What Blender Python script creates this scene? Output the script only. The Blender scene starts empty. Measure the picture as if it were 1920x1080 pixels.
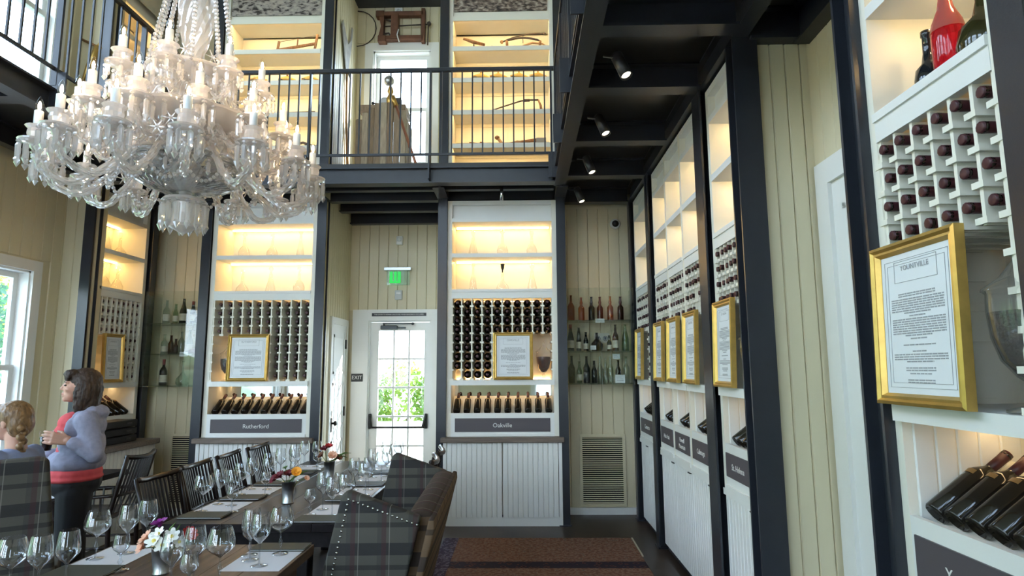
import bpy, math, random
from mathutils import Matrix, Vector, Euler

SC = bpy.context.scene
C = SC.collection
RND = random.Random(11)
PI = math.pi

# ------------------------------------------------------------------ camera
cam_d = bpy.data.cameras.new('camera')
cam_d.sensor_width = 36.0
cam_d.lens = 1132.0 / 1920.0 * 36.0
cam_d.clip_start = 0.05
cam_d.clip_end = 300
cam = bpy.data.objects.new('camera', cam_d)
C.objects.link(cam)
_fw = Vector((-0.01742022, 0.99106476, 0.13223909))
_rt = Vector((0.99981387, 0.01836346, -0.00591657))
_up = Vector((0.00829207, -0.13211141, 0.99120019))
cam.matrix_world = Matrix(((_rt.x, _up.x, -_fw.x, 0.0), (_rt.y, _up.y, -_fw.y, 0.0), (_rt.z, _up.z, -_fw.z, 1.6), (0, 0, 0, 1)))
SC.camera = cam

# ------------------------------------------------------------------ world, sun, exposure
SKY = 12.5       # daylight radiance
W = bpy.data.worlds.new('world')
SC.world = W
W.use_nodes = True
_nt = W.node_tree
_nt.nodes.clear()
_o = _nt.nodes.new('ShaderNodeOutputWorld')
_b = _nt.nodes.new('ShaderNodeBackground')
_tc = _nt.nodes.new('ShaderNodeTexCoord')
_sp = _nt.nodes.new('ShaderNodeSeparateXYZ')
_s = _nt.nodes.new('ShaderNodeValToRGB')
_s.color_ramp.elements[0].position = 0.0
_s.color_ramp.elements[0].color = (0.76, 0.88, 1.0, 1)
_s.color_ramp.elements[1].position = 0.8
_s.color_ramp.elements[1].color = (0.46, 0.67, 1.0, 1)
_nt.links.new(_tc.outputs['Generated'], _sp.inputs[0])
_nt.links.new(_sp.outputs[2], _s.inputs[0])
_b.inputs['Strength'].default_value = SKY
_nt.links.new(_s.outputs[0], _b.inputs[0])
_nt.links.new(_b.outputs[0], _o.inputs[0])
sun_d = bpy.data.lights.new('sun', 'SUN')
sun_d.energy = 14.0
sun_d.angle = 0.01
sun_d.color = (1.0, 0.95, 0.86)
sun = bpy.data.objects.new('sun', sun_d)
C.objects.link(sun)
sun.rotation_euler = Vector((0.60, 0.45, 0.42)).to_track_quat('Z', 'Y').to_euler()
VS = SC.view_settings
VS.view_transform = 'Standard'
VS.look = 'None'
VS.exposure = 0.22
VS.gamma = 1.0
VS.use_curve_mapping = False
try:
    SC.cycles.max_bounces = 12
    SC.cycles.transparent_max_bounces = 32
    SC.cycles.transmission_bounces = 8
    SC.cycles.glossy_bounces = 4
    SC.cycles.diffuse_bounces = 5
    SC.cycles.caustics_reflective = False
    SC.cycles.caustics_refractive = False
    SC.cycles.sample_clamp_indirect = 6.0
    SC.cycles.use_light_tree = True
except Exception:
    pass

LED = 58.0      # shelf strip radiance
BULB = 330.0     # candle bulb radiance

# ------------------------------------------------------------------ materials
MATS = {}

def mat(name, col, rough=0.5, metal=0.0, var=0.0, scale=6.0, bump=0.0, bscale=60.0, spec=0.5, stretch=None, coat=0.0, trans=0.0, ior=1.45):
    if name in MATS:
        return MATS[name]
    m = bpy.data.materials.new(name)
    m.use_nodes = True
    nt = m.node_tree
    p = nt.nodes['Principled BSDF']
    p.inputs['Roughness'].default_value = rough
    p.inputs['Metallic'].default_value = metal
    p.inputs['Specular IOR Level'].default_value = spec
    p.inputs['Coat Weight'].default_value = coat
    p.inputs['Coat Roughness'].default_value = 0.12
    p.inputs['Transmission Weight'].default_value = trans
    p.inputs['IOR'].default_value = ior
    p.inputs['Base Color'].default_value = (*col, 1)
    if var or bump:
        tc = nt.nodes.new('ShaderNodeTexCoord')
        mp = nt.nodes.new('ShaderNodeMapping')
        if stretch:
            mp.inputs['Scale'].default_value = stretch
        nt.links.new(tc.outputs['Object'], mp.inputs[0])
    if var:
        n = nt.nodes.new('ShaderNodeTexNoise')
        n.inputs['Scale'].default_value = scale
        n.inputs['Detail'].default_value = 5
        nt.links.new(mp.outputs[0], n.inputs['Vector'])
        r = nt.nodes.new('ShaderNodeValToRGB')
        r.color_ramp.elements[0].position = 0.3
        r.color_ramp.elements[1].position = 0.7
        r.color_ramp.elements[0].color = (*[max(0, c * (1 - var)) for c in col], 1)
        r.color_ramp.elements[1].color = (*[min(1, c * (1 + var)) for c in col], 1)
        nt.links.new(n.outputs['Fac'], r.inputs[0])
        nt.links.new(r.outputs[0], p.inputs['Base Color'])
    if bump:
        n2 = nt.nodes.new('ShaderNodeTexNoise')
        n2.inputs['Scale'].default_value = bscale
        nt.links.new(mp.outputs[0], n2.inputs['Vector'])
        b = nt.nodes.new('ShaderNodeBump')
        b.inputs['Strength'].default_value = bump
        b.inputs['Distance'].default_value = 0.01
        nt.links.new(n2.outputs['Fac'], b.inputs['Height'])
        nt.links.new(b.outputs[0], p.inputs['Normal'])
    MATS[name] = m
    return m

def emit(name, col, strength):
    if name in MATS:
        return MATS[name]
    m = bpy.data.materials.new(name)
    m.use_nodes = True
    nt = m.node_tree
    nt.nodes.clear()
    o = nt.nodes.new('ShaderNodeOutputMaterial')
    e = nt.nodes.new('ShaderNodeEmission')
    e.inputs[0].default_value = (*col, 1)
    e.inputs[1].default_value = strength
    nt.links.new(e.outputs[0], o.inputs[0])
    MATS[name] = m
    return m

def thin_glass(name, tint=(1, 1, 1), ior=1.45, rough=0.02, body=0.0, bodycol=(0.9, 0.9, 0.9), gain=1.0, pexp=5.0):
    """thin clear glass: fresnel mirror over a tinted see-through sheet, plus a little cut/frosted body"""
    if name in MATS:
        return MATS[name]
    m = bpy.data.materials.new(name)
    m.use_nodes = True
    nt = m.node_tree
    nt.nodes.clear()
    o = nt.nodes.new('ShaderNodeOutputMaterial')
    t = nt.nodes.new('ShaderNodeBsdfTransparent')
    t.inputs[0].default_value = (*tint, 1)
    g = nt.nodes.new('ShaderNodeBsdfGlossy')
    g.inputs['Roughness'].default_value = rough
    # Schlick reflectance from the facing angle, the same on both sides of the sheet
    f = nt.nodes.new('ShaderNodeLayerWeight')
    pw = nt.nodes.new('ShaderNodeMath')
    pw.operation = 'POWER'
    pw.inputs[1].default_value = pexp
    nt.links.new(f.outputs['Facing'], pw.inputs[0])
    f0 = ((ior - 1) / (ior + 1)) ** 2
    mu = nt.nodes.new('ShaderNodeMath')
    mu.operation = 'MULTIPLY_ADD'
    mu.use_clamp = True
    mu.inputs[1].default_value = (1 - f0) * gain
    mu.inputs[2].default_value = f0 * gain
    nt.links.new(pw.outputs[0], mu.inputs[0])
    f.inputs['Blend'].default_value = 0.5
    x = nt.nodes.new('ShaderNodeMixShader')
    nt.links.new(mu.outputs[0], x.inputs[0])
    nt.links.new(t.outputs[0], x.inputs[1])
    nt.links.new(g.outputs[0], x.inputs[2])
    last = x
    if body:
        d = nt.nodes.new('ShaderNodeBsdfDiffuse')
        d.inputs[0].default_value = (*bodycol, 1)
        tl = nt.nodes.new('ShaderNodeBsdfTranslucent')
        tl.inputs[0].default_value = (*bodycol, 1)
        dm = nt.nodes.new('ShaderNodeMixShader')
        dm.inputs[0].default_value = 0.5
        nt.links.new(d.outputs[0], dm.inputs[1])
        nt.links.new(tl.outputs[0], dm.inputs[2])
        y = nt.nodes.new('ShaderNodeMixShader')
        y.inputs[0].default_value = body
        nt.links.new(x.outputs[0], y.inputs[1])
        nt.links.new(dm.outputs[0], y.inputs[2])
        last = y
    nt.links.new(last.outputs[0], o.inputs[0])
    MATS[name] = m
    return m

CREAM = mat('cream_paint', (0.66, 0.59, 0.405), 0.45, var=0.03, scale=3)
WHITE = mat('white_paint', (0.80, 0.80, 0.77), 0.4, var=0.02, scale=4)
SHELFW = mat('shelf_paint', (0.83, 0.80, 0.70), 0.45, var=0.02, scale=4)
STEEL = mat('dark_steel_paint', (0.022, 0.025, 0.033), 0.30, var=0.1, scale=9, bump=0.04, bscale=120)
DECK = mat('dark_deck', (0.022, 0.022, 0.021), 0.30, var=0.15, scale=5)
GLASSD = mat('dark_bottle_glass', (0.012, 0.010, 0.008), 0.08, spec=0.6)
CAPS = mat('wine_red_capsule', (0.052, 0.011, 0.016), 0.42)
GOLD = mat('gold_frame', (0.62, 0.40, 0.11), 0.36, metal=0.75, var=0.12, scale=20)
PLAQ = mat('plum_grey_plaque', (0.085, 0.072, 0.082), 0.5)
LETTER = mat('pale_lettering', (0.75, 0.74, 0.72), 0.5)
PAPER = mat('white_paper', (0.78, 0.80, 0.82), 0.6, var=0.01)
INK = mat('grey_print', (0.34, 0.35, 0.37), 0.6)
WARM = emit('warm_led', (1.0, 0.61, 0.21), LED)
MIRROR = mat('mirror', (0.80, 0.83, 0.80), 0.03, metal=1.0)
COUNTER = mat('weathered_counter_wood', (0.16, 0.12, 0.095), 0.4, var=0.3, scale=5, stretch=(1, 14, 14))
CLEAR = thin_glass('clear_glass', (0.985, 0.99, 0.985), 1.42)
WINEG = thin_glass('stemware_glass', (0.945, 0.955, 0.97), 1.65, 0.02, gain=1.7, pexp=2.1)
PANE = thin_glass('window_pane', (0.97, 0.985, 0.98), 1.4)
CRYSTAL = thin_glass('cut_crystal', (0.97, 0.97, 0.98), 1.7, 0.03, body=0.26, bodycol=(1.0, 0.95, 0.935), gain=2.2, pexp=2.4)
FROST = thin_glass('frosted_crystal', (0.95, 0.95, 0.95), 1.6, 0.10, body=0.40, bodycol=(1.0, 0.94, 0.92), gain=1.6, pexp=3)
BLACKM = mat('black_metal', (0.012, 0.012, 0.013), 0.35)
DARKW = mat('dark_stained_wood', (0.014, 0.008, 0.007), 0.30, var=0.4, scale=6, stretch=(1, 1, 9), spec=0.4, coat=0.1)

# ------------------------------------------------------------------ mesh builder
class MB:
    def __init__(s):
        s.v = []; s.f = []; s.mi = []; s.sm = []

    def add(s, vs, fs, M=None, mi=0, sm=False):
        o = len(s.v)
        if M is not None:
            vs = [tuple(M @ Vector(p)) for p in vs]
        s.v += vs
        for f in fs:
            s.f.append(tuple(o + i for i in f)); s.mi.append(mi); s.sm.append(sm)
        return s

    def box(s, x0, y0, z0, x1, y1, z1, M=None, mi=0):
        vs = [(x0, y0, z0), (x1, y0, z0), (x1, y1, z0), (x0, y1, z0), (x0, y0, z1), (x1, y0, z1), (x1, y1, z1), (x0, y1, z1)]
        fs = [(0, 3, 2, 1), (4, 5, 6, 7), (0, 1, 5, 4), (1, 2, 6, 5), (2, 3, 7, 6), (3, 0, 4, 7)]
        return s.add(vs, fs, M, mi)

    def cbox(s, x0, y0, z0, x1, y1, z1, c=0.004, M=None, mi=0):
        """box with chamfered edges"""
        vs = []; ix = {}
        for i, (X, sx) in enumerate(((x0, 1), (x1, -1))):
            for j, (Y, sy) in enumerate(((y0, 1), (y1, -1))):
                for k, (Z, sz) in enumerate(((z0, 1), (z1, -1))):
                    for a in range(3):
                        p = [X + sx * c, Y + sy * c, Z + sz * c]
                        p[a] = (X, Y, Z)[a]
                        ix[i, j, k, a] = len(vs); vs.append(tuple(p))
        fs = []
        for a in range(3):
            b, d = [(1, 2), (0, 2), (0, 1)][a]
            for e in (0, 1):
                q = []
                for u, w in ((0, 0), (1, 0), (1, 1), (0, 1)):
                    t = [0, 0, 0]; t[a] = e; t[b] = u; t[d] = w
                    q.append(ix[(*t, a)])
                flip = (e == 0) ^ (a == 1)
                fs.append(tuple(reversed(q)) if flip else tuple(q))
        for a in range(3):      # edge strips
            b, d = [(1, 2), (0, 2), (0, 1)][a]
            for u in (0, 1):
                for w in (0, 1):
                    t0 = [0, 0, 0]; t1 = [0, 0, 0]
                    t0[b] = t1[b] = u; t0[d] = t1[d] = w; t1[a] = 1
                    fs.append((ix[(*t0, b)], ix[(*t1, b)], ix[(*t1, d)], ix[(*t0, d)]))
        for i in (0, 1):
            for j in (0, 1):
                for k in (0, 1):
                    fs.append((ix[i, j, k, 0], ix[i, j, k, 1], ix[i, j, k, 2]))
        return s.add(vs, fs, M, mi)

    def lathe(s, prof, n=16, M=None, mi=0, sm=True, cap0=True, cap1=True):
        vs = []; fs = []
        for r, z in prof:
            for i in range(n):
                a = 2 * PI * i / n
                vs.append((r * math.cos(a), r * math.sin(a), z))
        m = len(prof)
        for j in range(m - 1):
            for i in range(n):
                i2 = (i + 1) % n
                fs.append((j * n + i, j * n + i2, (j + 1) * n + i2, (j + 1) * n + i))
        if cap0:
            fs.append(tuple(range(n - 1, -1, -1)))
        if cap1:
            fs.append(tuple((m - 1) * n + i for i in range(n)))
        return s.add(vs, fs, M, mi, sm)

    def tube(s, pts, r, n=8, M=None, mi=0, sm=True, lobes=0, twist=0.0, lobe_amt=0.25):
        P = [Vector(p) for p in pts]
        rs = r if isinstance(r, (list, tuple)) else [r] * len(P)
        vs = []; fs = []
        t = (P[1] - P[0]).normalized()
        ref = Vector((0, 0, 1)) if abs(t.z) < 0.9 else Vector((1, 0, 0))
        u = t.cross(ref).normalized()
        for j, p in enumerate(P):
            if j == 0: t = P[1] - P[0]
            elif j == len(P) - 1: t = P[-1] - P[-2]
            else: t = P[j + 1] - P[j - 1]
            t.normalize()
            u = (u - t * u.dot(t)).normalized()
            w = t.cross(u)
            for i in range(n):
                a = 2 * PI * i / n
                k = rs[j]
                if lobes:
                    k *= 1 + lobe_amt * math.cos(lobes * a + twist * j)
                vs.append(tuple(p + (u * math.cos(a) + w * math.sin(a)) * k))
        m = len(P)
        for j in range(m - 1):
            for i in range(n):
                i2 = (i + 1) % n
                fs.append((j * n + i, j * n + i2, (j + 1) * n + i2, (j + 1) * n + i))
        fs.append(tuple(range(n - 1, -1, -1)))
        fs.append(tuple((m - 1) * n + i for i in range(n)))
        return s.add(vs, fs, M, mi, sm)

    def bar(s, a, b, w, h=None, M=None, mi=0):
        """rectangular bar between two points"""
        a = Vector(a); b = Vector(b); h = h or w
        t = (b - a).normalized()
        ref = Vector((0, 0, 1)) if abs(t.z) < 0.95 else Vector((0, 1, 0))
        u = t.cross(ref).normalized() * w / 2
        v = t.cross(u).normalized() * h / 2
        vs = [tuple(p + q) for p in (a, b) for q in (u + v, u - v, -u - v, -u + v)]
        fs = [(0, 1, 2, 3), (7, 6, 5, 4), (0, 4, 5, 1), (1, 5, 6, 2), (2, 6, 7, 3), (3, 7, 4, 0)]
        return s.add(vs, fs, M, mi)

    def prism(s, poly, d0, d1, axis='y', M=None, mi=0):
        """extrude a closed 2-D outline between d0 and d1 along axis"""
        n = len(poly)
        def pt(p, d):
            return (p[0], d, p[1]) if axis == 'y' else (d, p[0], p[1]) if axis == 'x' else (p[0], p[1], d)
        vs = [pt(p, d0) for p in poly] + [pt(p, d1) for p in poly]
        fs = [tuple(range(n)), tuple(range(2 * n - 1, n - 1, -1))]
        for i in range(n):
            j = (i + 1) % n
            fs.append((i, n + i, n + j, j))
        return s.add(vs, fs, M, mi)

    def ball(s, c, r, n=8, m=5, M=None, mi=0, sz=1.0, sm=True):
        prof = []
        for j in range(m + 1):
            a = -PI / 2 + PI * j / m
            prof.append((max(1e-4, r * math.cos(a)), r * sz * math.sin(a)))
        T = Matrix.Translation(c)
        if M is not None: T = M @ T
        return s.lathe(prof, n, T, mi, sm)

    def mesh(s, name, *mats):
        me = bpy.data.meshes.new(name)
        me.from_pydata(s.v, [], s.f)
        for m in mats:
            me.materials.append(m)
        me.polygons.foreach_set('material_index', s.mi)
        me.polygons.foreach_set('use_smooth', s.sm)
        me.update()
        return me

    def build(s, name, m, parent=None, **k):
        ms = m if isinstance(m, (list, tuple)) else [m]
        return put(name, s.mesh(name, *ms), parent, **k)


def put(name, me, parent=None, loc=None, rot=None, scale=None, M=None):
    o = bpy.data.objects.new(name, me)
    C.objects.link(o)
    if parent is not None:
        o.parent = parent
    if M is not None:
        if parent is not None: o.matrix_local = M
        else: o.matrix_world = M
    if loc is not None: o.location = loc
    if rot is not None: o.rotation_euler = rot
    if scale is not None: o.scale = scale
    return o

def tag(o, label=None, cat=None, group=None, kind=None):
    if label: o['label'] = label
    if cat: o['category'] = cat
    if group: o['group'] = group
    if kind: o['kind'] = kind
    return o

def thing(name, label, cat, loc=(0, 0, 0), rz=0.0, group=None, M=None):
    o = bpy.data.objects.new(name, None)
    C.objects.link(o)
    if M is not None: o.matrix_world = M
    else:
        o.location = loc
        o.rotation_euler = (0, 0, rz)
    return tag(o, label, cat, group)

def struct(name, mb, m, **k):
    o = mb.build(name, m, **k)
    o['kind'] = 'structure'
    return o

def text(name, s, size, m, parent=None, M=None, align='CENTER', ext=0.0008):
    cu = bpy.data.curves.new(name, 'FONT')
    cu.body = s
    cu.size = size
    cu.align_x = align
    cu.align_y = 'CENTER'
    cu.extrude = ext
    cu.resolution_u = 3
    tmp = bpy.data.objects.new(name, cu)
    C.objects.link(tmp)
    me = bpy.data.meshes.new_from_object(tmp.evaluated_get(bpy.context.evaluated_depsgraph_get()))
    bpy.data.objects.remove(tmp)
    me.materials.clear()
    me.materials.append(m)
    return put(name, me, parent, M=M)

def T(x, y, z): return Matrix.Translation((x, y, z))
def RZ(a): return Matrix.Rotation(a, 4, 'Z')
def RX(a): return Matrix.Rotation(a, 4, 'X')
def RY(a): return Matrix.Rotation(a, 4, 'Y')
ORD = ['first', 'second', 'third', 'fourth', 'fifth', 'sixth', 'seventh', 'eighth', 'ninth', 'tenth', 'eleventh', 'twelfth', 'thirteenth', 'fourteenth', 'fifteenth', 'sixteenth', 'seventeenth', 'eighteenth']

# ================================================================== STRUCTURE
FLOORM = mat('dark_floor', (0.038, 0.025, 0.018), 0.38, var=0.35, scale=2.2, bump=0.03, bscale=30, spec=0.35)
struct('floor', MB().box(-5.2, -3.4, -0.1, 2.2, 7.7, 0.0), FLOORM)
CEILM = mat('ceiling_paint', (0.68, 0.66, 0.56), 0.6)
struct('ceiling', MB().box(-5.2, -3.4, 6.46, 2.2, 7.75, 6.6), CEILM)

# one grooved board shared by every boarded wall: local x 0..1 (width), z 0..1 (height), face at y=-0.012
def board_mesh(name, w, m, g=0.005, d=0.008):
    mb = MB()
    p = [(0.0012, 0), (0.0012, -0.004), (0.0012 + g, -0.004 - d), (w - 0.0012 - g, -0.004 - d), (w - 0.0012, -0.004), (w - 0.0012, 0)]
    vs = [(x, y, z) for z in (0, 1) for x, y in p]
    n = len(p)
    fs = [tuple(range(n)), tuple(range(2 * n - 1, n - 1, -1))] + [(i, n + i, n + (i + 1) % n, (i + 1) % n) for i in range(n)]
    mb.add(vs, [tuple(reversed(f)) for f in fs])
    return mb.mesh(name, m)
BW = 0.122
BOARD = board_mesh('plank', BW, CREAM)

def boarded(wall, M, length, z0, z1, holes=(), me=None, w=BW, name='plank'):
    """boards standing side by side along local x; holes = (xa, xb, za, zb) openings"""
    me = me or BOARD
    n = int(math.ceil(length / w - 1e-6))
    for i in range(n):
        x = i * w
        sx = min(1.0, (length - x) / w)
        segs = [(z0, z1)]
        for xa, xb, za, zb in holes:
            if x + w * sx > xa + 0.02 and x < xb - 0.02:
                out = []
                for a, b in segs:
                    if za > a: out.append((a, min(b, za)))
                    if zb < b: out.append((max(a, zb), b))
                segs = [q for q in out if q[1] - q[0] > 0.01]
        for a, b in segs:
            put(name, me, wall, M=M @ T(x, 0, a) @ Matrix.Diagonal((sx, 1, b - a, 1)))

FACE_BACK = lambda x, y: T(x, y, 0)                     # faces -Y, local x -> +X
FACE_RIGHT = lambda x, y: T(x, y, 0) @ RZ(-PI / 2)      # faces -X, local x -> -Y
FACE_LEFT = lambda x, y: T(x, y, 0) @ RZ(PI / 2)        # faces +X, local x -> +Y

def wall_with_holes(name, M, length, z0, z1, holes, th=0.12, m=CREAM):
    """solid wall: local x along, front at y=0, thickness into +y"""
    xs = sorted({0, length, *[h[0] for h in holes], *[h[1] for h in holes]})
    mb = MB()
    for a, b in zip(xs, xs[1:]):
        if b - a < 1e-5: continue
        segs = [(z0, z1)]
        for xa, xb, za, zb in holes:
            if a >= xa - 1e-6 and b <= xb + 1e-6:
                out = []
                for p, q in segs:
                    if za > p: out.append((p, min(q, za)))
                    if zb < q: out.append((max(p, zb), q))
                segs = [g for g in out if g[1] - g[0] > 1e-4]
        for p, q in segs:
            mb.box(a, 0, p, b, th, q)
    o = struct(name, mb, m, M=M)
    return o

ZD = 3.46       # underside of the steel
ZU = 3.66       # upper floor
# ---- end wall segments either side (boarded), ground floor
w = wall_with_holes('wall_back_right', FACE_BACK(0.40, 6.96), 1.42, 0, 6.46, ())
boarded(w, T(0.0, 0, 0), 0.95, 0.0, ZD)
w = wall_with_holes('wall_back_left', FACE_BACK(-4.84, 6.96), 1.39, 0, 6.46, ())
boarded(w, T(0.39, 0, 0), 1.0, 0.0, ZD)
# solid backing behind the two shelf bays
wall_with_holes('wall_back_shelf_left', FACE_BACK(-3.46, 6.96), 1.27, 0, 6.46, ())
wall_with_holes('wall_back_shelf_right', FACE_BACK(-0.86, 6.96), 1.27, 0, 6.46, ())
# ---- door recess
DH = [(0.262, 1.036, 0.0, 2.20)]         # door opening, local x from X=-2.18
UWH = [(0.232, 0.992, 4.22, 5.78)]       # upper window opening
w = wall_with_holes('wall_back', FACE_BACK(-2.18, 7.5), 1.33, 0, 6.46, DH + UWH)
boarded(w, T(0, 0, 0), 1.33, 2.33, ZD, ())
boarded(w, T(0, 0, 0), 1.33, ZU, 6.44, [(0.10, 1.118, 3.0, 5.90)])
w = wall_with_holes('wall_recess_left', FACE_LEFT(-2.18, 6.48), 1.02, 0, 6.46, (), th=.02)
NB = board_mesh('narrow_plank', 0.085, CREAM)
boarded(w, T(0, 0, 0), 1.02, 0, ZD, [(0.30, 0.95, 0.0, 2.20)], NB, 0.085)
boarded(w, T(0, 0, 0), 1.02, ZU, 6.44, (), NB, 0.085)
wall_with_holes('wall_recess_right', FACE_RIGHT(-0.865, 7.5), 1.02, 0, 6.46, (), th=.02)
# ---- left: shelf bay wall, return, window wall
wall_with_holes('wall_left_bay', FACE_LEFT(-4.70, 5.85), 1.2, 0, 6.46, ())
w = wall_with_holes('wall_left_return', FACE_BACK(-4.62, 5.86), 0.36, 0, 6.46, ())
boarded(w, T(0.02, 0, 0), 0.34, 0, 6.44)
LWIN = [(7.3, 8.45, 0.75, 2.53), (5.3, 6.9, 0.4, 2.95), (3.0, 4.8, 0.4, 2.95), (0.6, 2.4, 0.4, 2.95)]  # unseen windows after the first are added and enlarged to brighten the hall
LUP = [(7.3, 8.45, 4.05, 6.1), (5.3, 6.9, 4.05, 6.2), (3.0, 4.8, 4.05, 6.2), (0.6, 2.4, 4.05, 6.2)]  # out-of-view upper windows likewise added large for daylight
w = wall_with_holes('wall_left', FACE_LEFT(-4.60, -2.95), 8.8, 0, 6.46, LWIN + LUP, th=0.16)
boarded(w, T(5.0 + 0.0, 0, 0), 3.8, 0, ZD, [(h[0] - 5.0 - 0.12, h[1] - 5.0 + 0.12, h[2] - 0.12, h[3] + 0.12) for h in LWIN])
boarded(w, T(5.0, 0, 0), 3.8, ZU, 6.44, [(h[0] - 5.0 - 0.12, h[1] - 5.0 + 0.12, h[2] - 0.12, h[3] + 0.12) for h in LUP])
# ---- right: solid wall behind the bays, recess with a white door
wall_with_holes('wall_right', FACE_RIGHT(1.67, 6.96), 3.66, 0, 6.46, ())
w = wall_with_holes('wall_right_return', FACE_BACK(1.30, 3.30), 0.36, 0, 6.46, (), th=0.06)
boarded(w, T(0.045, 0, 0), 0.31, 0, ZD, (), NB, 0.085)
w = wall_with_holes('wall_right_recess', FACE_RIGHT(1.655, 3.30), 1.25, 0, 6.46, ())
boarded(w, T(0, 0, 0), 1.25, 0, ZD, [(0.03, 1.25, 0.0, 2.70)])
wall_with_holes('wall_right_near', FACE_RIGHT(1.67, 2.05), 5.1, 0, 6.46, ())
# ---- wall behind the viewer with windows on both floors, enlarged to bring in more daylight
BWIN = [(0.7, 1.5, 0.8, 2.7), (3.7, 4.9, 0.4, 2.9), (5.2, 6.3, 0.4, 2.9)]
BUP = [(0.7, 1.9, 4.0, 6.1), (2.3, 3.5, 4.0, 6.1), (3.9, 5.0, 4.0, 6.1), (5.3, 6.2, 4.0, 6.1)]
wall_with_holes('wall_front', T(1.8, -3.0, 0) @ RZ(PI), 6.6, 0, 6.46, BWIN + BUP)

# ---- windows: casing, sashes, panes
WN = [0]
def window(M, x0, x1, z0, z1, th=0.16, cols=1, rows=2, casing=0.10, m=WHITE):
    """local frame: x along wall, front y=0 (room side is -y)"""
    WN[0] += 1
    mb = MB()
    c = casing
    mb.box(x0 - c, -0.028, z0 - c, x0, 0.0, z1 + c).box(x1, -0.028, z0 - c, x1 + c, 0.0, z1 + c)
    mb.box(x0, -0.028, z1, x1, 0.0, z1 + c)
    o = struct('window_%d' % WN[0], mb, m, M=M)
    MB().box(x0 - c - 0.02, -0.07, z0 - 0.035, x1 + c + 0.02, 0.03, z0).build('window_sill', m, o)
    j = MB()
    j.box(x0, 0, z0, x0 + 0.018, th, z1).box(x1 - 0.018, 0, z0, x1, th, z1).box(x0, 0, z1 - 0.018, x1, th, z1).box(x0, 0, z0, x1, th, z0 + 0.018)
    j.build('jamb', m, o)
    zm = (z0 + z1) / 2
    for k, (za, zb, y) in enumerate(((zm - 0.02, z1 - 0.018, 0.10), (z0 + 0.018, zm + 0.02, 0.06)) if rows == 2 else ((z0 + .018, z1 - .018, .08),)):
        s = MB(); r = 0.05
        xa, xb = x0 + 0.018, x1 - 0.018
        s.box(xa, y, za, xa + r, y + 0.035, zb).box(xb - r, y, za, xb, y + 0.035, zb)
        s.box(xa + r, y, za, xb - r, y + 0.035, za + 0.04).box(xa + r, y, zb - r, xb - r, y + 0.035, zb)
        for q in range(1, cols):
            xx = xa + r + (xb - xa - 2 * r) * q / cols
            s.box(xx - .011, y + .006, za, xx + .011, y + .03, zb)
            zz = za + (zb - za) * q / cols
            s.box(xa, y + .006, zz - .011, xb, y + .03, zz + .011)
        sh = s.build('sash', m, o)
        MB().box(xa + r, y + 0.014, za + 0.04, xb - r, y + 0.018, zb - r).build('pane', PANE, sh)
    return o
ML = FACE_LEFT(-4.60, -2.95)
for h in LWIN: window(ML, *h)
for h in LUP: window(ML, *h)
MF = T(1.8, -3.0, 0) @ RZ(PI)
for h in BWIN + BUP: window(MF, *h, cols=3, th=0.12)
window(FACE_BACK(-2.18, 7.5), *UWH[0], th=0.12, casing=0.11)
MBK = FACE_BACK(-2.18, 7.5)

# ---- glazed door with panic bar
mb = MB()
mb.box(0.06, -0.028, 0, 0.262, 0, 2.34).box(1.036, -0.028, 0, 1.27, 0, 2.34).box(0.262, -0.028, 2.20, 1.036, 0, 2.34)
mb.box(0.262, 0, 0, 0.276, 0.12, 2.20).box(1.022, 0, 0, 1.036, 0.12, 2.20).box(0.276, 0, 2.186, 1.022, 0.12, 2.20)
struct('trim_1', mb, WHITE, M=MBK)
door = tag(thing('door_1', None, None, M=MBK @ T(0.28, 0.03, 0)), kind='structure')
DWW, DHH = 0.738, 2.18
s = MB()
gx0, gx1, gz0, gz1 = 0.10, 0.672, 0.32, 2.08
s.box(0, 0, 0, gx0, 0.045, DHH).box(gx1, 0, 0, DWW, 0.045, DHH).box(gx0, 0, 0, gx1, 0.045, gz0).box(gx0, 0, gz1, gx1, 0.045, DHH)
s.build('door_frame', WHITE, door)
for i in (1, 2):
    xx = gx0 + (gx1 - gx0) * i / 3
    MB().cbox(xx - .012, .004, gz0, xx + .012, .04, gz1, .004).build('muntin', WHITE, door)
for i in range(1, 5):
    zz = gz0 + (gz1 - gz0) * i / 5
    MB().cbox(gx0, .005, zz - .012, gx1, .039, zz + .012, .004).build('muntin', WHITE, door)
pm = MB().box(0, .02, 0, 1, .024, 1).mesh('pane', PANE)
for i in range(3):
    for j in range(5):
        xx = gx0 + (gx1 - gx0) * i / 3; zz = gz0 + (gz1 - gz0) * j / 5
        put('pane', pm, door, M=T(xx + .012, 0, zz + .012) @ Matrix.Diagonal(((gx1 - gx0) / 3 - .024, 1, (gz1 - gz0) / 5 - .024, 1)))
MB().tube([(0.03, -0.07, 0.90), (0.70, -0.07, 0.90)], 0.012, 10).build('push_bar', BLACKM, door)
for xx in (0.015, 0.705):
    b = MB().cbox(xx - .017, -.03, .88, xx + .017, 0, 1.06, .006)
    b.bar((xx, -.02, 1.03), (xx + (.03 if xx < .3 else -.03), -.07, .90), .022, .03)
    b.build('bar_bracket', BLACKM, door)
cl = MB().cbox(0.13, -.06, 2.09, 0.34, -.005, 2.14, .006)
cl.cbox(0.30, -.05, 2.10, 0.44, -.02, 2.12, .004).bar((.16, -.06, 2.165), (.55, -.05, 2.16), .02, .012).ball((.53, -.05, 2.16), .018).bar((.17, -.03, 2.13), (.17, -.05, 2.17), .018)
cl.build('door_closer', mat('gunmetal', (0.06, 0.065, 0.07), 0.4, metal=0.4), door)
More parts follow.
